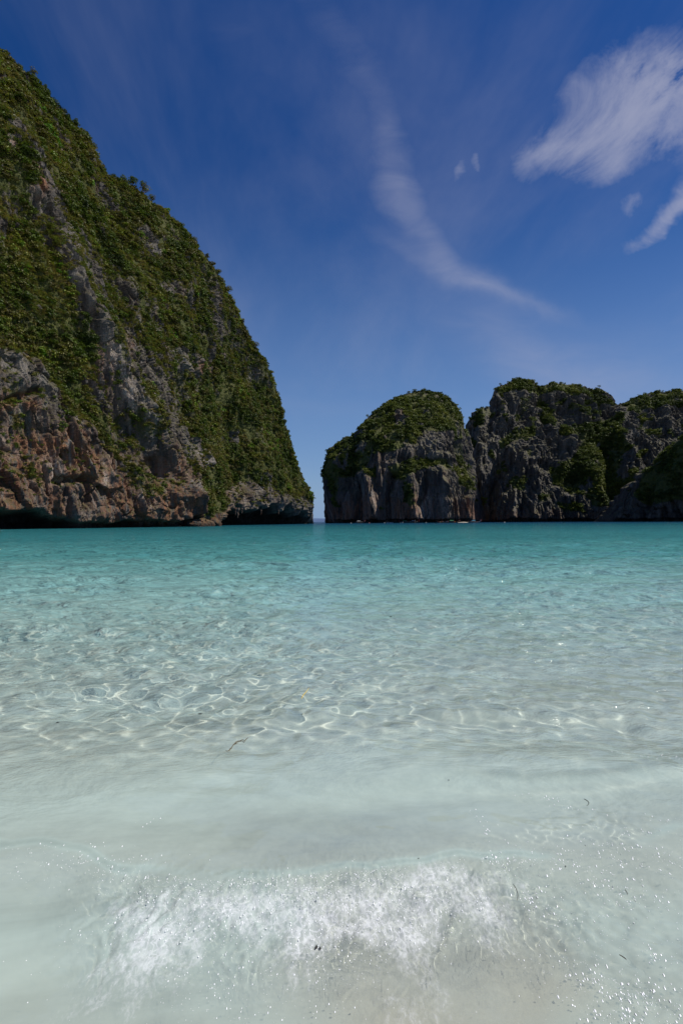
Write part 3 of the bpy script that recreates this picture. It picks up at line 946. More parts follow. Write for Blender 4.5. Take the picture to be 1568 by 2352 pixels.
def water_h(X, Y, step):
    D = np.hypot(X, Y)
    # gentle chop, small next to the shore, growing outward
    env = (0.22 + 0.78 * sstep(3.6, 5.0, D)) * (1.0 - .45 * sstep(0, 3.5, X) * sstep(14, 6, D))
    patch = (1 + .35 * np.exp(-((X + 1.8) / 2.0) ** 2 - ((Y - 6.0) / 2.2) ** 2)) * np.clip(0.72 + 1.0 * fbm(X / 2.2, Y / 3.0, X * 0, 3, .5, 12), .3, 1.4)
    h = np.zeros(X.shape)
    for lam, th, ph, a in WAVES:
        k = 2 * math.pi / lam
        lod = sstep(2.2, 4.5, lam / step)
        if not np.any(lod > 0): continue
        amp = 0.00175 * a * (lam / 0.4) ** 1.15 * (0.55 + .45 * sstep(.9, .3, lam) + .45 * sstep(7, 18, D))
        h += amp * lod * np.sin(k * (X * math.cos(th) + Y * math.sin(th)) + ph + 0.9 * np.sin(X * .9 / lam ** .5 + ph) * .6)
    h *= env * patch
    # longer rolling swell further out
    for lam, th, ph, a in ((4.5, -1.45, .4, .018), (7.5, -1.7, 2.0, .028), (13, -1.5, 1.1, .03), (6, -1.1, 3.0, .014)):
        k = 2 * math.pi / lam
        h += a * sstep(2.5, 5, lam / step) * sstep(4.5, 14, D) * np.sin(k * (X * math.cos(th) + Y * math.sin(th)) + ph + .5 * np.sin(X / lam))
    # the small wave that breaks, steep towards the beach
    near = sstep(7, 4, D)
    s = Y - crest_y(X)
    hgt = 0.055 * (0.65 + 0.35 * np.exp(-((X - .1) / 1.0) ** 2))
    h += near * hgt * np.where(s > 0, np.exp(-(s / .42) ** 2), np.exp(-(s / .24) ** 2))
    s2 = Y - crest2_y(X)
    h += near * 0.035 * np.where(s2 > 0, np.exp(-(s2 / .5) ** 2), np.exp(-(s2 / .22) ** 2)) * (0.5 + sstep(-.5, 1.8, X))
    # torn water in front of the crest
    br = np.exp(-((Y - crest_y(X) + .28) / .26) ** 2) * sstep(1.25, .75, np.abs(X + .05)) * near
    wq = .6 * fbm(X * 5, Y * 5, X * 0, 3, .5, 27)
    h += br * (0.013 * fbm(X * 8.5 + 3 * wq, Y * 5.5 + 2 * wq, X * 0, 4, .6, 25, ridged=True) + .006)
    # small capillary ripples in the wash at the right
    rp = sstep(0.5, 1.5, X) * sstep(4.2, 3.0, Y) * near
    h += rp * (0.0022 * fbm(X * 9, Y * 11, X * 0, 3, .55, 35) + 0.006 * fbm(X * 3.3, Y * 4.5, X * 0, 2, .5, 36))
    gl_ = sstep(.10, .42, fbm(X * 2.1 + 4, Y * 2.6, X * 0, 2, .5, 61)) * (sstep(.35, 1.1, X) * sstep(3.6, 2.7, Y) + .5 * br) * near
    h += gl_ * .0068 * (fbm(X * 17 + Y * 5, Y * 20, X * 0, 2, .5, 62) + .35 * fbm(X * 31, Y * 36, X * 0, 1, .5, 63))
    h += near * 0.0022 * fbm(X * 6, Y * 8, X * 0, 3, .5, 38)
    # thin edge of the wash on the sand
    return h


def wash_level(X, Y):
    return 0.0


def fan(rows, az):
    Rr, A = np.meshgrid(rows, az, indexing='ij')
    return Rr * np.sin(A), Rr * np.cos(A)


def rows_list(r0, r1, steps):
    out = [r0]
    while out[-1] < r1:
        k = np.interp(math.log(out[-1]), [math.log(a) for a, b in steps], [b for a, b in steps])
        out.append(out[-1] * (1 + k))
    return np.array(out)


M_SAND, ts, out = new_mat('sand')
pos = ts.node('ShaderNodeNewGeometry').outputs['Position']
gr = ts.noise(pos, 90.0, 5, 0.75)
pt = ts.noise(pos, 1.6, 5, 0.6)
c = ts.mix(pt, (.69, .665, .585), (.78, .755, .68))
sx_, sy_, sz_ = ts.xyz(pos)
warm_ = ts.math('MULTIPLY', ts.rng(sz_, -.11, -.05), ts.rng(pt, .35, .6))
c = ts.mix(ts.math('MULTIPLY', warm_, .8), c, (.74, .65, .51))
c = ts.mix(ts.rng(gr, .3, .75, 0, .35), c, (.42, .38, .33))
b = ts.node('ShaderNodeBsdfPrincipled')
ts.l.new(c, b.inputs['Base Color']); b.inputs['Roughness'].default_value = .9; b.inputs['Specular IOR Level'].default_value = .1
bp = ts.node('ShaderNodeBump'); bp.inputs['Strength'].default_value = .3; bp.inputs['Distance'].default_value = .01
ts.l.new(ts.noise(pos, 14, 6, .6), bp.inputs['Height']); ts.l.new(bp.outputs[0], b.inputs['Normal'])
ts.l.new(b.outputs[0], out.inputs[0])

rows = rows_list(0.5, 42000, [(0.5, .03), (1.5, .012), (20, .018), (60, .05), (1000, .12), (50000, .25)])
X, Y = fan(rows, np.linspace(-math.pi, math.pi, 361))
Zs = -sd_depth(X, Y) + 0.010 * fbm(X * 1.3, Y * 2.2, X * 0, 4, .5, 8) * sstep(60, 8, np.hypot(X, Y)) + .03 * fbm(X / 2.5, Y / 1.6, X * 0, 3, .5, 18) * sstep(60, 8, np.hypot(X, Y)) * sstep(2.5, 5, np.hypot(X, Y))
sand = grid_mesh('sand_seabed', X, Y, Zs, M_SAND, flip=True)
tag(sand, 'pale sand sloping from the beach under the clear shallow water', kind='structure')
sand.cycles.is_caustics_receiver = True

# water
M_WATER, ts, out = new_mat('sea_water')
geo = ts.node('ShaderNodeNewGeometry')
pos = geo.outputs['Position']
dist_ = ts.attr('reach')          # metres from the shore, as a log scale
dep = ts.attr('depth')
patch = ts.noise(ts.vmath('MULTIPLY', pos, (.35, 1.0, 1)), 0.05, 5, .6)
# ripples too small for the mesh, growing with distance from the shore
n1 = ts.noise(ts.vmath('MULTIPLY', pos, (.55, 1.0, 1)), 3.2, 5, .62, .4)
n2 = ts.noise(ts.vmath('MULTIPLY', pos, (.45, 1.0, 1)), 0.75, 5, .6, .3)
n3 = ts.noise(pos, 22.0, 3, .5)
b1 = ts.node('ShaderNodeBump'); ts.l.new(n1, b1.inputs['Height']); b1.inputs['Distance'].default_value = .28
ts.l.new(ts.rng(dist_, 1.1, 2.2, 0.0, 1.0), b1.inputs['Strength'])
b2 = ts.node('ShaderNodeBump'); ts.l.new(n2, b2.inputs['Height']); b2.inputs['Distance'].default_value = 1.3
ts.l.new(ts.rng(dist_, 1.9, 3.2, 0.0, 1.0), b2.inputs['Strength']); ts.l.new(b1.outputs[0], b2.inputs['Normal'])
gl = ts.node('ShaderNodeBsdfGlass')
gl.inputs['IOR'].default_value = 1.33; gl.inputs['Roughness'].default_value = 0.0
gl.inputs['Color'].default_value = (.93, .985, .972, 1)
# body colour of the water: light scattered back by water and suspended sand
body = ts.ramp(ts.math('MULTIPLY', ts.math('ADD', dep, ts.math('MULTIPLY', ts.math('SUBTRACT', patch, .5), ts.math('MULTIPLY', dep, .7))), 1 / 20.0),
               [(0.0, (.54, .57, .50)), (0.006, (.49, .61, .56)), (0.018, (.44, .60, .56)), (0.035, (.31, .58, .555)), (0.075, (.10, .36, .355)), (0.14, (.042, .215, .225)), (0.35, (.013, .110, .130)), (0.52, (.008, .066, .110)), (0.8, (.003, .028, .075))])
cloudy = ts.noise(ts.vmath('MULTIPLY', pos, (.45, 1.3, 1)), 1.5, 6, .62, .7)
body = ts.mix(1.0, body, ts.ramp(cloudy, [(.28, .80), (.5, 1.0), (.72, 1.20)]), 'MULTIPLY')
df = ts.node('ShaderNodeBsdfDiffuse'); ts.l.new(body, df.inputs[0]); ts.l.new(b2.outputs[0], df.inputs['Normal'])
opac = ts.ramp(ts.math('MULTIPLY', dep, 1 / 4.0), [(0.0, .14), (0.012, .38), (0.04, .58), (0.07, .36), (0.13, .46), (0.24, .74), (0.5, .86), (0.8, .97)])
gs = ts.node('ShaderNodeBsdfGlossy'); gs.inputs['Roughness'].default_value = .07
ts.l.new(b2.outputs[0], gs.inputs['Normal'])
fr = ts.node('ShaderNodeFresnel'); fr.inputs['IOR'].default_value = 1.33; ts.l.new(b2.outputs[0], fr.inputs['Normal'])
bodys = ts.mixs(ts.math('MINIMUM', fr.outputs[0], .72), df.outputs[0], gs.outputs[0])
surf = ts.mixs(opac, gl.outputs[0], bodys)
# foam: torn and streaked down the beach
fm = ts.attr('foam')
st1 = ts.noise(ts.vmath('ADD', ts.vmath('MULTIPLY', pos, (1.0, .42, .3)), ts.comb(0.0, 0.0, 2.0)), 13, 9, .72, 1.0)
st2 = ts.noise(ts.vmath('MULTIPLY', pos, (1.0, .5, 1)), 75, 4, .7, .5)
st3 = ts.noise(pos, 3.2, 4, .6, .6)
fsum = ts.math('ADD', ts.math('ADD', ts.math('MULTIPLY', st1, .45), ts.math('MULTIPLY', st2, .25)), ts.math('MULTIPLY', st3, .30))
ff = ts.rng(ts.math('ADD', fsum, ts.math('MULTIPLY', fm, .27)), 0.60, .86, 0, .62, 'SMOOTHSTEP')
vr = ts.node('ShaderNodeTexVoronoi', feature='DISTANCE_TO_EDGE')
vr.inputs['Scale'].default_value = 42.0
wv_ = ts.node('ShaderNodeTexNoise'); wv_.inputs['Scale'].default_value = 16.0; wv_.inputs['Detail'].default_value = 4.0
ts.l.new(pos, wv_.inputs['Vector'])
ts.l.new(ts.vmath('ADD', ts.vmath('MULTIPLY', pos, (1.0, .55, 1)), ts.vmath('MULTIPLY', wv_.outputs['Color'], (.10, .10, 0.0))), vr.inputs['Vector'])
net = ts.rng(vr.outputs['Distance'], .03, .22, 1.0, .42)
ff = ts.math('MULTIPLY', ts.math('MULTIPLY', ff, ts.rng(fm, 0.02, .2)), net)
fd = ts.node('ShaderNodeBsdfDiffuse'); fd.inputs[0].default_value = (.80, .82, .84, 1)
surf = ts.mixs(ff, surf, fd.outputs[0])
ts.l.new(surf, out.inputs[0])

azv = np.concatenate([np.linspace(-math.pi, R(-50), 60)[:-1], np.linspace(R(-50), R(-34), 50)[:-1], np.linspace(R(-34), R(34), 480)[:-1], np.linspace(R(34), R(50), 50)[:-1], np.linspace(R(50), math.pi, 60)])
rows = rows_list(0.9, 45000, [(0.9, .02), (1.5, .0042), (4.0, .0046), (14, .0058), (40, .0085), (120, .03), (500, .08), (3000, .2), (50000, .3)])
print('water grid', len(rows), len(azv))
X, Y = fan(rows, azv)
D = np.hypot(X, Y)
dr = np.gradient(rows)[:, None]
daz = np.gradient(azv)[None, :]
step = np.maximum(dr + 0 * X, D * daz * 1.0)
H = water_h(X, Y, step)
dep_ = np.clip(sd_depth(X, Y), 0, 60)
dep_ = dep_ + .09 * sstep(2.7, 2.2, Y) * sstep(.22, .70, np.abs(X - .28) + .12 * vnoise(X * 4, Y * 4, X * 0, 93)) * (D < 4)
dep_ = dep_ + .13 * np.exp(-((Y - crest_y(X) + .02 - .03 * vnoise(X * 6, X * 0, X * 0, 92)) / .030) ** 2) * sstep(-.35, .45, fbm(X * 2.6, X * 0, X * 0, 2, .5, 91)) * sstep(3.2, 1.5, np.abs(X)) * (D < 6)
dep_ = dep_ + .12 * np.exp(-((Y - crest2_y(X) + .03) / .05) ** 2) * sstep(.3, 1.4, X) * (D < 6)
sf = Y - crest_y(X) + .06 * vnoise(X * 5, X * 0, X * 0, 71)
tear = np.where(sf > -.22, np.exp(-((sf + .22) / .15) ** 2), np.exp(-((sf + .22) / (.36 + .22 * vnoise(X * 7, X * 0, X * 0, 72))) ** 2)) * sstep(1.05, .62, np.abs(X + .10))
foam = np.clip(tear * (1.0 + .5 * fbm(X * 4.0 + 3.3, Y * 3.0, X * 0, 3, .6, 47)), 0, 1)
foam = np.maximum(foam, .42 * np.exp(-((Y - 1.75) / .45) ** 2) * np.exp(-((X - .25) / .5) ** 2))
foam = np.maximum(foam, .25 * sstep(3.4, 2.2, Y) * sstep(.6, 1.0, X) * (0.3 + .7 * fbm(X * 3, Y * 3, X * 0, 3, .6, 48)))
foam *= (D < 6)
water = grid_mesh('water', X, Y, H, M_WATER, {'depth': dep_, 'reach': np.log(np.maximum(D, 1)), 'foam': foam}, flip=True)
tag(water, 'clear turquoise sea water, pale and rippled in the foreground', kind='structure')
water.cycles.is_caustics_caster = True


# ---------------------------------------------------------------- loose rocks, stalactites
def boulder_mesh(name, seed, mat, sx, sy, sz, n=26):
    th = np.linspace(0, 2 * math.pi, 2 * n + 1); ph = np.linspace(-math.pi / 2, math.pi / 2, n)
    T, Pp = np.meshgrid(th, ph, indexing='ij')
    x, y, z = np.cos(T) * np.cos(Pp), np.sin(T) * np.cos(Pp), np.sin(Pp)
    e, f = worley(x * 1.6 + seed, y * 1.6, z * 1.6, seed)
    r = 1 + .22 * f + .25 * fbm(x * 1.2 + seed, y * 1.2, z * 1.2, 3, .5, seed) + .09 * fbm(x * 5, y * 5, z * 5, 3, .6, seed + 2)
    r = r.copy(); r[-1] = r[0]; r[:, 0] = r[0, 0]; r[:, -1] = r[0, -1]
    o = grid_mesh(name, x * r * sx, y * r * sy, z * r * sz, mat, {'veg': x * 0, 'stain': x * 0 + .9}, smooth=False)
    return o


def cliff_base(px_, data, zmax=3.0):
    """nearest point of a rock mass above the water at picture column px_"""
    X, Y, Z, veg, px, py, vv = data
    m = (np.abs(px - px_) < 3) & (Z > 0.2) & (Z < zmax) & (vv < 1)[None, :]
    return float(Y[m].min()) if m.any() else 230.0


BL = [(447, 4.2, 2.6, 'low reddish brown boulder against the foot of the left headland beside the green gully'),
      (468, 3.6, 3.0, 'rounded brown boulder in the middle of the three at the foot of the left headland'),
      (489, 3.8, 4.0, 'taller brown boulder beside the dark sea cave of the left headland')]
for i, (px_, r1, hgt, lab) in enumerate(BL):
    D_ = cliff_base(px_, LC) - 0.6
    o = boulder_mesh('boulder', 500 + i, M_ROCK, r1, r1 * .8, hgt)
    o.location = (unpx(px_, 1195, D_)[0], D_, .2)
    tag(o, lab, 'boulder', 'boulders at the foot of the headland')
o = boulder_mesh('boulder', 520, M_ROCK_FAR, 2.6, 1.8, 1.7, 14)
o.location = (*[float(q) for q in (unpx(889, 1198, 548)[0], 548)], 0.2)
tag(o, 'small dark rock standing in the water left of the middle boats', 'rock')
foam_m = simple_mat('white_wash', (.85, .88, .9), .8, .1)
o = boulder_mesh('sand_bar', 530, simple_mat('pale_sand', (.5, .43, .33), .9, .1), 5.2, 2.0, .5, 14)
o.location = (float(unpx(1062, 1198, 548)[0]), 548, 0.05)
tag(o, 'strip of pale sand at the waterline right of the green canopy boat', kind='structure')
# white water round the small rock
co, fc = [], []
for i in range(40):
    a = RNG.rand() * 6.28; x, y = RNG.uniform(-1, 5), RNG.uniform(-1.5, 0); r1 = RNG.uniform(.2, .6); k = len(co)
    co += [(x - r1, y, .05), (x, y - r1 * .5, .07), (x + r1, y, .05), (x, y, .05 + r1 * .7)]
    fc += [(k, k + 1, k + 3), (k + 1, k + 2, k + 3), (k, k + 3, k + 2)]
o = link('surf', tri_mesh('surf', co, fc, foam_m)); o.location = (float(unpx(890, 1198, 546)[0]), 546, 0)
tag(o, 'streak of white surf beside the small dark rock', kind='stuff')

for px_, py_, ln in ((546, 1172, 4.2), (541, 1172, 2.4), (556, 1172, 1.8), (600, 1176, 1.5), (150, 1150, 2.6), (140, 1152, 1.6), (640, 1176, 1.4)):
    D_ = cliff_base(px_, LC, 14) + (1.5 if px_ > 400 else 1.0)
    x_, z_ = unpx(px_, py_, D_)
    n = 10
    t_ = np.linspace(0, 1, 12); A, Tt = np.meshgrid(np.linspace(0, 2 * math.pi, n + 1), t_, indexing='ij')
    rr = (ln * .22) * (1 - Tt) ** .7 * (1 + .35 * np.sin(A * 3 + Tt * 9)) * (1 + .2 * np.sin(Tt * 14)) + .03
    rr[-1] = rr[0]
    o = grid_mesh('stalactite', np.cos(A) * rr, np.sin(A) * rr, 1.2 - Tt * (ln + 1.2), M_ROCK, {'veg': A * 0, 'stain': A * 0 + .5}, smooth=False)
    o.location = (float(x_), D_, float(z_)); o.parent = left_cliff


# ---------------------------------------------------------------- single trees on the skylines
def tree_meshes(seed, mat, h=5.0):
    r = np.random.RandomState(seed)
    co, fc = [], []
    def limb(a, b, r0, r1):
        a, b = np.array(a, float), np.array(b, float); d = b - a; d /= np.linalg.norm(d)
        u = np.cross(d, (0, .3, 1)); u /= np.linalg.norm(u); v = np.cross(d, u); k = len(co)
        for p, q in ((a, r0), (b, r1)):
            for i in range(6):
                an = i * math.pi / 3
                co.append(p + (u * math.cos(an) + v * math.sin(an)) * q)
        for i in range(6):
            fc.append((k + i, k + (i + 1) % 6, k + 6 + (i + 1) % 6, k + 6 + i))
    limb((0, 0, -.8), (.15, 0, h * .35), .20, .14)
    limb((.15, 0, h * .35), (-.3, .1, h * .7), .13, .06)
    for i in range(4):
        a = i * 1.6 + r.rand(); limb((.1, 0, h * (.3 + .08 * i)), (math.cos(a) * h * .3, math.sin(a) * h * .3, h * (.6 + .08 * i)), .09, .03)
    trunk = tri_mesh('trunk', co, fc, M_BARK)
    crown = leaf_clump('crown', 420, h * .42, h * .42, h * .40, .24, mat, seed + 1)
    for v_ in crown.vertices: v_.co.z += h * .62
    return trunk, crown


TREES = [tree_meshes(700 + i * 3, M_LEAF, 5.0 + .6 * i) for i in range(3)]
TREES_F = [tree_meshes(730 + i * 3, M_LEAF_FAR, 7.0 + .8 * i) for i in range(2)]


def plant_tree(data, px_, meshes, label, group, sc, sink=1.3):
    X, Y, Z, veg, px, py, vv = data
    j = int(np.argmin(np.abs(vv - 1.0)))
    col_px = px[:, j]
    i = int(np.argmin(np.abs(col_px - px_) + (0 if px_ < 600 else 0)))
    t = bpy.data.objects.new('tree', None); COL.objects.link(t)
    t.location = (X[i, j], Y[i, j], Z[i, j] - sink)
    t.rotation_euler = (RNG.uniform(-.12, .12), RNG.uniform(-.05, .15), RNG.uniform(0, 6.28)); t.scale = (sc, sc, sc)
    link('trunk', meshes[0], t); link('crown', meshes[1], t)
    tag(t, label, 'tree', group)


ORD = ['first', 'second', 'third', 'fourth', 'fifth', 'sixth', 'seventh', 'eighth', 'ninth', 'tenth', 'eleventh', 'twelfth', 'thirteenth', 'fourteenth', 'fifteenth', 'sixteenth', 'seventeenth',
       'eighteenth', 'nineteenth', 'twentieth', 'twenty-first', 'twenty-second', 'twenty-third', 'twenty-fourth', 'twenty-fifth', 'twenty-sixth']
for i, px_ in enumerate([14, 46, 78, 104, 128, 150, 176, 196, 214, 240, 262, 284, 306, 330, 352, 384, 416, 448, 476, 502, 524, 546, 566, 588, 606, 622]):
    if px_ < 110: lab = 'green tree high on the headland skyline'
    elif px_ < 235: lab = 'green tree on the steep upper headland skyline'
    elif px_ < 360: lab = 'dark round tree on the shoulder of the headland'
    elif px_ < 530: lab = 'green tree on the middle headland skyline'
    else: lab = 'green tree leaning out low on the headland skyline'
    lab += ', ' + ORD[i] + ' down from the left picture edge'
    big = 1.35 if 290 < px_ < 345 else 1.0
    plant_tree(LC, px_, TREES[i % 3], lab, 'trees along the headland skyline', big * RNG.uniform(.6, 1.0))
for i, px_ in enumerate([845, 880, 920, 950, 975, 1000, 1025, 1048]):
    plant_tree(DC, px_, TREES_F[i % 2], 'small dark tree on top of the rounded rock island, ' + ORD[i] + ' from its left side', 'trees on top of the rock island', RNG.uniform(.6, .95), 2.6)
for i, px_ in enumerate([1150, 1185, 1230, 1290, 1330, 1375, 1450, 1480, 1520, 1550]):
    lab = 'small tree on the highest hump of the far grey cliffs' if px_ < 1240 else ('small tree on the middle crest of the far grey cliffs' if px_ < 1400 else 'small tree on the far right crest of the grey cliffs')
    lab += ', ' + ORD[i] + ' tree from the left'
    plant_tree(RC, px_, TREES_F[i % 2], lab, 'trees on the crest of the far cliffs', RNG.uniform(.6, .95), 2.6)

# ---------------------------------------------------------------- boats
M_HULL = simple_mat('dark_painted_wood', (.035, .025, .02), .5)
M_HULLG = simple_mat('grey_painted_wood', (.16, .17, .18), .5)
M_WOOD = simple_mat('bare_wood', (.22, .13, .07), .7)
M_WHITE = simple_mat('white_paint', (.78, .78, .76), .4)
M_GREEN = simple_mat('green_canvas', (.10, .34, .16), .7)
M_BLUE = simple_mat('blue_canvas', (.10, .42, .65), .7)
M_RED = simple_mat('red_cloth', (.55, .04, .06), .8)
M_PINK = simple_mat('pink_cloth', (.70, .25, .28), .8)
M_STEEL = simple_mat('engine_steel', (.25, .25, .26), .4, .5, .7)
M_SKIN = simple_mat('skin', (.42, .24, .16), .6)
M_ORANGE = simple_mat('orange_plastic', (.75, .22, .04), .5)
M_YELLOW = simple_mat('yellow_plastic', (.75, .62, .10), .5)


def box_me(name, sx, sy, sz, mat, c=(0, 0, 0), taper=1.0):
    co = [(c[0] + x * sx / 2 * (taper if z > 0 else 1), c[1] + y * sy / 2 * (taper if z > 0 else 1), c[2] + z * sz / 2) for z in (-1, 1) for y in (-1, 1) for x in (-1, 1)]
    return tri_mesh(name, co, [(0, 2, 3, 1), (4, 5, 7, 6), (0, 1, 5, 4), (2, 6, 7, 3), (0, 4, 6, 2), (1, 3, 7, 5)], mat)


def tube_me(name, pts, rad, mat, n=8):
    pts = [np.array(p, float) for p in pts]; co, fc = [], []
    for i, p in enumerate(pts):
        d = pts[min(i + 1, len(pts) - 1)] - pts[max(i - 1, 0)]; d /= np.linalg.norm(d)
        u = np.cross(d, (.1, 1, .2)); u /= np.linalg.norm(u); v = np.cross(d, u)
        rr = rad[i] if hasattr(rad, '__len__') else rad
        for k in range(n):
            a = 2 * math.pi * k / n; co.append(p + (u * math.cos(a) + v * math.sin(a)) * rr)
    for i in range(len(pts) - 1):
        for k in range(n):
            fc.append((i * n + k, i * n + (k + 1) % n, (i + 1) * n + (k + 1) % n, (i + 1) * n + k))
    fc.append(tuple(range(n))[::-1]); fc.append(tuple((len(pts) - 1) * n + k for k in range(n)))
    return tri_mesh(name, co, fc, mat)


def hull_me(L, B, mat):
    """long narrow hull, +X is the bow that sweeps up high"""
    ns = 22; X_, Y_, Z_ = [], [], []
    sec = np.linspace(-1, 1, 9)
    for i in range(ns):
        t = i / (ns - 1); x = -L / 2 + L * t
        b = B / 2 * (1 - max(0, (t - .55) / .45) ** 2.2) * (0.72 + .28 * min(1, t / .2)) + .05
        keel = -.28 + 1.9 * max(0, (t - .72) / .28) ** 2.4 + .10 * max(0, (.15 - t) / .15)
        top = .52 + 1.75 * max(0, (t - .6) / .4) ** 2.3 + .18 * max(0, (.2 - t) / .2)
        X_.append([x] * 9); Y_.append(list(b * np.sign(sec) * np.abs(sec) ** .6)); Z_.append(list(keel + (top - keel) * np.abs(sec) ** 1.8))
    X_, Y_, Z_ = map(np.array, (X_, Y_, Z_))
    # inner skin
    Xa = np.concatenate([X_, X_[:, ::-1]], 1); Ya = np.concatenate([Y_, Y_[:, ::-1] * .9], 1); Za = np.concatenate([Z_, np.maximum(Z_[:, ::-1], .12)], 1)
    o = grid_mesh('hull', Xa, Ya, Za, mat)
    me = o.data; bpy.data.objects.remove(o)
    return me


def longtail(px_, D_, rot, label, L=10.0, hull=M_HULL, canopy=None, ribbon=M_RED, cx=-.06, cl=.36, engine=True, gunwale=None):
    t = bpy.data.objects.new('longtail_boat', None); COL.objects.link(t)
    t.location = (float(unpx(px_, 1198, D_)[0]), D_, 0); t.rotation_euler = (0, 0, rot)
    B = 1.7
    link('hull', hull_me(L, B, hull), t)
    for s_ in (-1, 1):
        pts = []
        for i in range(12):
            q = i / 11; b = B / 2 * (1 - max(0, (q - .55) / .45) ** 2.2) * (0.72 + .28 * min(1, q / .2)) + .06
            pts.append((-L / 2 + L * q, s_ * b, .54 + 1.75 * max(0, (q - .6) / .4) ** 2.3 + .18 * max(0, (.2 - q) / .2)))
        link('gunwale', tube_me('gunwale', pts, .05, gunwale or M_WOOD, 6), t)
    for q in (-.25, 0, .22):
        link('bench', box_me('bench', .3, B * .85, .06, M_WOOD, (q * L, 0, .42)), t)
    link('prow', tube_me('prow', [(L * .47, 0, 1.9), (L * .51, 0, 2.5), (L * .525, 0, 3.0)], [.13, .11, .07], M_WOOD, 6), t)
    if ribbon:
        link('ribbon', tube_me('ribbon', [(L * .50, 0, 2.55), (L * .51, .02, 2.35), (L * .515, .1, 1.9), (L * .52, .12, 1.3)], [.20, .24, .17, .10], ribbon, 7), t)
    if canopy:
        w_ = B * .55; x0, x1 = (cx - cl / 2) * L, (cx + cl / 2) * L
        n = 7; yy_ = np.linspace(-1, 1, n); xs = np.linspace(x0, x1, 6)
        XX, YY = np.meshgrid(xs, yy_ * w_, indexing='ij'); ZZ = 2.05 + .22 * (1 - (YY / w_) ** 2) + .03 * np.cos(XX * 3)
        XX = np.concatenate([XX, XX[:, ::-1]], 1); YY = np.concatenate([YY, YY[:, ::-1]], 1); ZZ = np.concatenate([ZZ, ZZ[:, ::-1] - .09], 1)
        o = grid_mesh('canopy', XX, YY, ZZ, canopy); o.parent = t
        for xx in (x0 + .1, (x0 + x1) / 2, x1 - .1):
            for s_ in (-1, 1):
                link('post', tube_me('post', [(xx, s_ * w_ * .93, .45), (xx, s_ * w_ * .93, 2.06)], .04, M_WHITE, 5), t)
    if engine:
        e = link('engine', box_me('engine', .8, .45, .55, M_STEEL, (-L * .47, 0, 1.05), .8), t)
        link('tail_shaft', tube_me('tail_shaft', [(-L * .5, 0, 1.0), (-L * .5 - 2.6, 0, .05)], .04, M_STEEL, 5), e)
    return t


def person_mesh(name, joints, edges, rads, mat):
    me = bpy.data.meshes.new(name)
    me.from_pydata(joints, edges, [])
    o = bpy.data.objects.new(name, me); COL.objects.link(o)
    md = o.modifiers.new('skin', 'SKIN')
    for sv, r1 in zip(me.skin_vertices[0].data, rads):
        sv.radius = (r1, r1)
    me.skin_vertices[0].data[0].use_root = True
    sb = o.modifiers.new('sub', 'SUBSURF'); sb.levels = 1
    dg = bpy.context.evaluated_depsgraph_get()
    nm = bpy.data.meshes.new_from_object(o.evaluated_get(dg))
    nm.name = name
    bpy.data.objects.remove(o)
    nm.materials.clear(); nm.materials.append(mat)
    return nm


E = [(0, 1), (1, 2), (2, 3), (3, 4), (2, 5), (5, 6), (6, 7), (2, 8), (8, 9), (9, 10), (0, 11), (11, 12), (12, 13), (13, 14), (0, 15), (15, 16), (16, 17), (17, 18)]
RAD = [.13, .14, .13, .06, .11, .06, .045, .035, .06, .045, .035, .09, .06, .045, .035, .09, .06, .045, .035]
STAND = [(0, 0, .92), (0, 0, 1.15), (0, 0, 1.38), (0, 0, 1.50), (0, 0, 1.64), (0, .20, 1.38), (.03, .27, 1.12), (.10, .25, .88), (0, -.20, 1.38), (.03, -.27, 1.12), (.10, -.25, .88),
         (0, .10, .86), (.02, .12, .48), (0, .12, .07), (.14, .13, .04), (0, -.10, .86), (.02, -.12, .48), (0, -.12, .07), (.14, -.13, .04)]
SIT = [(0, 0, .14), (0, 0, .36), (0, 0, .58), (.01, 0, .70), (.02, 0, .84), (0, .20, .58), (.10, .24, .34), (.30, .18, .24), (0, -.20, .58), (.10, -.24, .34), (.30, -.18, .24),
       (.06, .10, .10), (.42, .13, .12), (.46, .13, -.28), (.58, .13, -.31), (.06, -.10, .10), (.42, -.13, .12), (.46, -.13, -.28), (.58, -.13, -.31)]
BODY = {'stand': person_mesh('person', STAND, E, RAD, M_SKIN), 'sit': person_mesh('person', SIT, E, RAD, M_SKIN)}


def person(boat, lx, ly, pose, rot, shirt, label):
    o = link('person', BODY[pose])
    z = .14 if pose == 'stand' else .46
    m = Matrix.Translation(boat.location) @ Matrix.Rotation(boat.rotation_euler[2], 4, 'Z')
    o.location = m @ Vector((lx, ly, z)); o.rotation_euler = (0, 0, boat.rotation_euler[2] + rot)
    zb = (.98, 1.42) if pose == 'stand' else (.2, .62)
    link('shirt', tube_me('shirt', [(0, 0, zb[0] - .05), (0, 0, (zb[0] + zb[1]) / 2), (0, 0, zb[1])], [.19, .19, .15], shirt, 10), o)
    if pose == 'stand':
        link('shorts', tube_me('shorts', [(0, 0, .70), (0, 0, .96)], [.20, .17], M_HULLG, 10), o)
    tag(o, label, 'person', 'people on the boats')


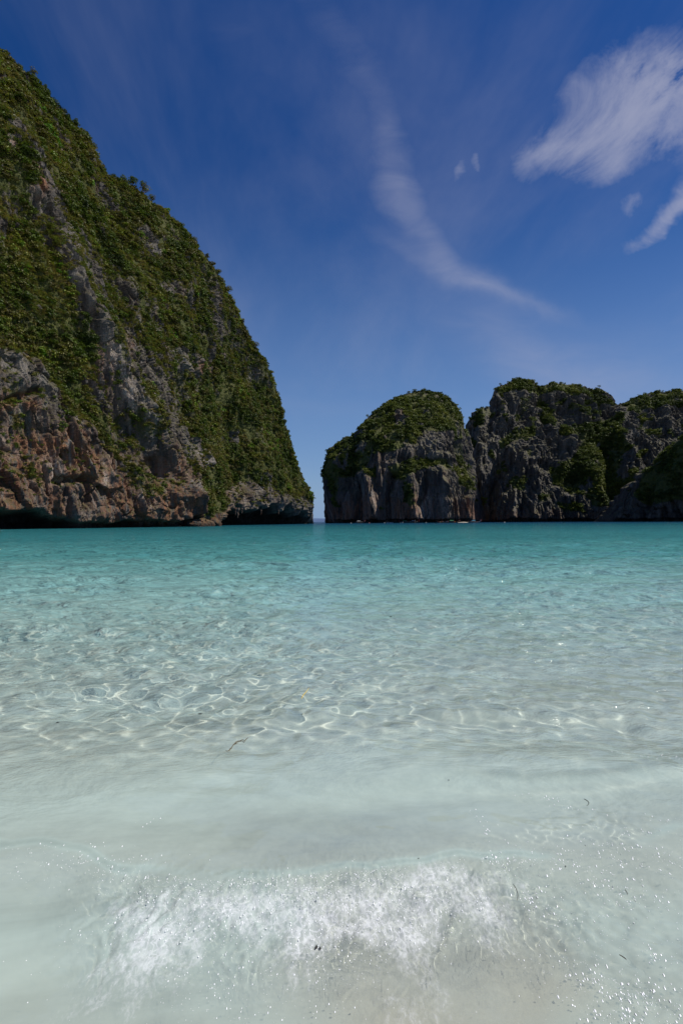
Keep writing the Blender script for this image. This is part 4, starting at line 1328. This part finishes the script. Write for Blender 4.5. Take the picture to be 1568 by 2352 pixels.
BG = 'longtail boats moored below the rock island'
b1_ = longtail(828, 540, R(-28), 'dark longtail boat with white canopy, moored apart at the left end of the row', 8.2, canopy=M_WHITE, ribbon=M_PINK, cx=-.2, cl=.42)
b2_ = longtail(929, 545, R(172), 'dark longtail boat with green canopy, its high red ribboned prow pointing left', 11.0, canopy=M_GREEN, ribbon=M_RED, cx=0.0, cl=.38, gunwale=M_HULLG)
b3_ = longtail(951.5, 543, R(-12), 'dark longtail boat with white canopy touching the stern of the green canopy boat', 8.0, canopy=M_WHITE, ribbon=M_RED, cx=-.12, cl=.4)
b4_ = longtail(1013, 550, R(176), 'low dark longtail boat without a canopy, loaded with bright bags', 10.0, canopy=None, ribbon=None)
b5_ = longtail(1040, 548, R(-4), 'long dark boat with green canopy beside the pale strip of sand', 12.0, canopy=M_GREEN, ribbon=M_PINK, cx=-.12, cl=.34)
b6_ = longtail(1092, 542, R(-8), 'grey longtail boat with raised bright blue canopy, rightmost of the row', 9.6, hull=M_HULLG, canopy=M_BLUE, ribbon=M_PINK, cx=-.2, cl=.32, gunwale=M_WHITE)
for b_ in (b1_, b2_, b3_, b4_, b5_, b6_):
    tag(b_, b_.get('label'), 'boat', BG)
for b_, lab in zip((b1_, b2_, b3_, b4_, b5_, b6_), ('dark longtail boat with white canopy, moored apart at the left end of the row', 'dark longtail boat with green canopy, its high red ribboned prow pointing left',
        'dark longtail boat with white canopy touching the stern of the green canopy boat', 'low dark longtail boat without a canopy, loaded with bright bags', 'long dark boat with green canopy beside the pale strip of sand', 'grey longtail boat with raised bright blue canopy, rightmost of the row')):
    b_['label'] = lab
person(b1_, 1.6, .1, 'stand', 2.0, M_WHITE, 'person in pale shirt standing in the leftmost boat with white canopy')
person(b2_, -3.4, .2, 'stand', 1.2, M_ORANGE, 'person in orange shirt standing at the stern of the prow left green canopy boat')
person(b2_, 3.0, 0, 'sit', 1.5, M_WHITE, 'person in white shirt sitting near the bow of the prow left boat')
person(b3_, 2.2, 0, 'stand', -1.0, M_WHITE, 'person in white shirt standing forward in the small white canopy boat')
person(b3_, .9, .2, 'sit', -1.0, M_YELLOW, 'person in yellow shirt sitting in the small white canopy boat')
person(b4_, -.5, 0, 'stand', -1.5, M_RED, 'person in red shirt standing in the low boat without canopy')
person(b4_, -1.9, .1, 'stand', -1.2, M_WHITE, 'person in white shirt standing in the low boat without canopy')
person(b5_, -4.6, .1, 'stand', -1.2, M_PINK, 'person in pink shirt at the stern of the boat beside the sand')
person(b6_, .9, .1, 'sit', -1.5, M_RED, 'person in red shirt sitting amidships in the blue canopy boat')


def thing_on_boat(boat, lx, ly, z, name, mat, lab, cat, s_):
    me = tube_me(name, [(0, 0, 0), (0, 0, s_ * .25), (.03, 0, s_ * .7), (.02, 0, s_)], [s_ * .38, s_ * .48, s_ * .42, s_ * .12], mat, 9)
    o = link(name, me)
    m = Matrix.Translation(boat.location) @ Matrix.Rotation(boat.rotation_euler[2], 4, 'Z')
    o.location = m @ Vector((lx, ly, z))
    tag(o, lab, cat, 'bags and gear on the boats')


thing_on_boat(b4_, 2.6, 0, .45, 'bag', M_RED, 'red bag near the bow of the low boat without canopy', 'bag', .6)
thing_on_boat(b4_, 1.3, 0, .45, 'bag', M_WHITE, 'white bag amidships in the low boat without canopy', 'bag', .55)
thing_on_boat(b4_, .5, .2, .45, 'bag', M_YELLOW, 'yellow bag behind the middle of the low boat without canopy', 'bag', .5)
thing_on_boat(b5_, 1.6, 0, .45, 'bag', M_ORANGE, 'orange bag at the front edge of the green canopy beside the sand', 'bag', .9)
thing_on_boat(b3_, .1, -.3, .45, 'bag', M_ORANGE, 'orange bag under the edge of the small white canopy', 'bag', .6)
# small white kayak and a few buoys
kb = bpy.data.objects.new('kayak', hull_me(3.0, .9, M_WHITE)); COL.objects.link(kb)
kb.location = (float(unpx(922, 1198, 530)[0]), 530, .0); kb.rotation_euler = (0, 0, R(5)); kb.scale = (1, 1, .5)
tag(kb, 'small white dinghy in front of the prow left green canopy boat', 'dinghy')
for px_, D_, lab in ((806, 520, 'white mooring buoy left of the leftmost longtail boat'), (848, 535, 'pink buoy just right of the leftmost longtail boat'), (883, 520, 'white mooring buoy in front of the small dark rock'),
                     (978, 500, 'white mooring buoy right of the small white canopy boat'), (1158, 480, 'white buoy alone on the water before the far grey cliffs')):
    me = tube_me('buoy', [(0, 0, -.3), (0, 0, -.1), (0, 0, .25), (0, 0, .45), (0, 0, .5)], [.15, .42, .42, .2, .05], M_PINK if 'pink' in lab else M_WHITE, 10)
    o = link('buoy', me); o.location = (float(unpx(px_, 1198, D_)[0]), D_, .1)
    tag(o, lab, 'buoy', 'buoys near the boats')

# ---------------------------------------------------------------- drifting bits on the water
M_STRAW = simple_mat('yellow_reed', (.62, .42, .05), .5)
M_TWIG = simple_mat('dark_twig', (.06, .04, .025), .7)
M_LEAFD = simple_mat('dark_dead_leaf', (.030, .028, .026), .6)
M_WEED = simple_mat('brown_seaweed', (.12, .10, .065), .7)


def wz(x, y):
    return float(water_h(np.array([[x]]), np.array([[y]]), np.array([[.01]]))[0, 0])


def twig(pa, pb, rad, mat, name, label, cat, bend=.1, group=None):
    xa, ya = ground_at(*pa); xb, yb = ground_at(*pb)
    L_ = math.hypot(xb - xa, yb - ya); pts = []
    for i in range(7):
        t = i / 6; x = xa + (xb - xa) * t - (yb - ya) * bend * math.sin(t * math.pi); y = ya + (yb - ya) * t + (xb - xa) * bend * math.sin(t * math.pi)
        pts.append((x, y, wz(x, y) + rad * .8))
    c = np.array(pts[3]); pts = [tuple(np.array(p) - c) for p in pts]
    o = link(name, tube_me(name, pts, [rad * .5, rad, rad, rad, rad * .9, rad * .7, rad * .3], mat, 7)); o.location = c
    tag(o, label, cat, group)


def leaf(px_, py_, L_, rot, mat, label, curl=.3):
    x, y = ground_at(px_, py_)
    n = 9; t = np.linspace(0, 1, n); wv = np.linspace(-1, 1, 5)
    T, W = np.meshgrid(t, wv, indexing='ij')
    wd = .22 * np.sin(T ** .8 * math.pi) ** .8 + .01
    XX = (T - .5) * L_; YY = W * wd * L_; ZZ = L_ * (curl * (T - .5) ** 2 + .12 * W ** 2 * wd * 4) + .002
    XX = np.concatenate([XX, XX[:, ::-1]], 1); YY = np.concatenate([YY, YY[:, ::-1]], 1); ZZ = np.concatenate([ZZ, ZZ[:, ::-1] - .0012], 1)
    o = grid_mesh('leaf', XX, YY, ZZ, mat); o.location = (x, y, wz(x, y)); o.rotation_euler = (0, 0, rot)
    tag(o, label, 'leaf', 'dead leaves and flecks adrift')


twig((692, 1608), (710, 1585), .0032, M_STRAW, 'reed_stem', 'yellow reed stem floating on the clear water', 'reed', .03)
twig((1178, 2050), (1187, 2080), .0011, M_TWIG, 'twig', 'thin curved brown twig right of the breaking foam', 'twig', .12, 'twigs in the wash')
twig((1421, 2194), (1438, 2202), .0016, M_TWIG, 'twig', 'short thick dark twig in the wash at lower right', 'twig', .08, 'twigs in the wash')
twig((1434, 2052), (1440, 2062), .0012, M_TWIG, 'twig', 'tiny dark twig among the glints on the right', 'twig', .1, 'twigs in the wash')
twig((1340, 1845), (1346, 1858), .0016, M_LEAFD, 'twig', 'small hooked dark twig on the second wave at right', 'twig', .3, 'twigs in the wash')
leaf(133, 1660, .026, .2, M_LEAFD, 'small black leaf floating near the left edge')
leaf(460, 1641, .040, .25, M_LEAFD, 'long narrow black leaf floating left of the yellow reed')
leaf(897, 1416, .055, .1, M_LEAFD, 'dark leaf floating far out in the middle of the pale water')
leaf(726, 2184, .020, 1.4, M_LEAFD, 'larger curled black leaf scrap below the breaking foam', .8)
leaf(735, 2187, .015, 1.9, M_LEAFD, 'smaller black leaf scrap right beside the curled one below the foam', .8)
leaf(1030, 1802, .012, 1.5, M_LEAFD, 'tiny dark fleck floating above the middle of the breaking wave')
leaf(1298, 2012, .010, 1.2, M_LEAFD, 'tiny dark fleck on the wash right of the foam')
leaf(961, 2001, .008, .4, M_LEAFD, 'tiny brown fleck on the crest of the breaking wave')
# seaweed strand: several thin ribbons
wd_ = bpy.data.objects.new('seaweed', None); COL.objects.link(wd_)
cx_, cy_ = ground_at(545, 1710); wd_.location = (cx_, cy_, wz(cx_, cy_) + .002)
for i in range(9):
    t0_ = RNG.rand() * .7; pts = []
    for k in range(6):
        t = t0_ + k * .06; px_, py_ = 575 - 58 * t, 1692 + 34 * t + 4 * math.sin(t * 9) + RNG.uniform(-2.5, 2.5)
        x, y = ground_at(px_, py_); pts.append((x - cx_, y - cy_, wz(x, y) - wz(cx_, cy_) + RNG.uniform(0, .003)))
    link('frond', tube_me('frond', pts, [.001, .0022, .002, .0022, .0018, .0006], M_WEED, 5), wd_)
tag(wd_, 'broken strand of brown seaweed adrift left of centre', 'seaweed')

# ---------------------------------------------------------------- spray drops from the breaker, and white flecks standing in for glints
M_DROP_GLINT, ts, out = new_mat('drops_and_glints')
b = ts.node('ShaderNodeBsdfPrincipled'); b.inputs['Base Color'].default_value = (.96, .97, .98, 1); b.inputs['Roughness'].default_value = .25
b.inputs['Specular IOR Level'].default_value = .9; b.inputs['IOR'].default_value = 1.33
ts.l.new(b.outputs[0], out.inputs[0])


def drops(name, centres, rad, label):  # flat white bits, for the spray and for the stand-in sun glints
    ico = []
    ph = (1 + 5 ** .5) / 2
    v = np.array([(-1, ph, 0), (1, ph, 0), (-1, -ph, 0), (1, -ph, 0), (0, -1, ph), (0, 1, ph), (0, -1, -ph), (0, 1, -ph), (ph, 0, -1), (ph, 0, 1), (-ph, 0, -1), (-ph, 0, 1)], float) / 1.902
    f = np.array([(0, 11, 5), (0, 5, 1), (0, 1, 7), (0, 7, 10), (0, 10, 11), (1, 5, 9), (5, 11, 4), (11, 10, 2), (10, 7, 6), (7, 1, 8), (3, 9, 4), (3, 4, 2), (3, 2, 6), (3, 6, 8), (3, 8, 9), (4, 9, 5), (2, 4, 11), (6, 2, 10), (8, 6, 7), (9, 8, 1)])
    n = len(centres)
    sc = rad[:, None] * np.stack([RNG.uniform(.6, 1.0, n), RNG.uniform(.9, 2.4, n), RNG.uniform(.10, .3, n)], -1)
    loc = v[None] * sc[:, None, :]
    ta, tb = RNG.normal(-.35, .3, n), RNG.normal(.3, .3, n)
    loc[:, :, 2] += loc[:, :, 1] * ta[:, None] * -1 * .9 + loc[:, :, 0] * tb[:, None] * -.9
    co = (centres[:, None, :] + loc).reshape(-1, 3)
    fc = (f[None] + 12 * np.arange(n)[:, None, None]).reshape(-1, 3)
    me = bpy.data.meshes.new(name)
    me.vertices.add(len(co)); me.vertices.foreach_set('co', co.astype(np.float32).ravel())
    me.loops.add(fc.size); me.loops.foreach_set('vertex_index', fc.astype(np.int32).ravel())
    me.polygons.add(len(fc)); me.polygons.foreach_set('loop_start', (np.arange(len(fc)) * 3).astype(np.int32)); me.polygons.foreach_set('use_smooth', np.full(len(fc), True))
    me.update(calc_edges=True); me.materials.append(M_DROP_GLINT)
    tag(link(name, me), label, kind='stuff')


n = 9000
x = RNG.normal(0.0, .62, n); y = crest_y(x) - .05 - np.abs(RNG.normal(0, .30, n))
keep = (fbm(x * 4, y * 3, x * 0, 3, .6, 90) + RNG.uniform(-.25, .25, n) > .05) & (y > 1.3)
x, y = x[keep], y[keep]
z = water_h(x[None], y[None], np.full((1, len(x)), .01))[0] + np.abs(RNG.normal(0, .018, len(x))) * np.exp(-((y - crest_y(x)) / .3) ** 2) * (RNG.rand(len(x)) < .25) + .0002
drops('spray_and_glints', np.stack([x, y, z], -1), .0006 + .0021 * RNG.rand(len(x)) ** 4, 'white drops and splashes thrown up by the small breaking wave')
cl = []  # clusters of white flecks added in place of sun glints on ripples
for (px_, py_, k, sx, sy) in [(1500, 2300, 50, .06, .07), (1340, 2010, 40, .10, .02), (1400, 2265, 40, .05, .05), (1225, 2090, 40, .03, .04), (1450, 2000, 40, .1, .02), (1230, 2080, 50, .05, .05), (1300, 1980, 40, .12, .03), (1420, 1960, 60, .18, .02), (1490, 1985, 40, .12, .02), (1350, 2040, 50, .10, .04), (1440, 2060, 40, .1, .04), (1240, 1840, 26, .08, .02), (1290, 1860, 20, .08, .02),
                           (1370, 2250, 60, .07, .05), (1480, 2290, 90, .08, .06), (1510, 2190, 24, .03, .03), (1390, 2330, 60, .08, .03), (1540, 1905, 30, .1, .03), (1450, 1925, 34, .14, .02), (1190, 2000, 40, .12, .015), (1100, 1900, 20, .03, .1),
                           (1530, 1760, 26, .10, .03), (1460, 1745, 20, .15, .02), (240, 1990, 40, .2, .02), (345, 1890, 6, .03, .04), (120, 1960, 20, .15, .02), (900, 2200, 14, .02, .10)]:
    cx_, cy_ = ground_at(px_, py_)
    xx = RNG.normal(cx_, sx, k); yy_ = RNG.normal(cy_, sy, k) - .25 * (xx - cx_) * (1 if px_ > 1100 else 0)
    cl.append(np.stack([xx, yy_, water_h(xx[None], yy_[None], np.full((1, k), .01))[0] + .0004], -1))
cl = np.concatenate(cl)
drops('spray_and_glints', cl, .0010 + .0036 * RNG.rand(len(cl)) ** 2.6, 'white flecks standing in for sun glints over the wash at the sides of the breaker')
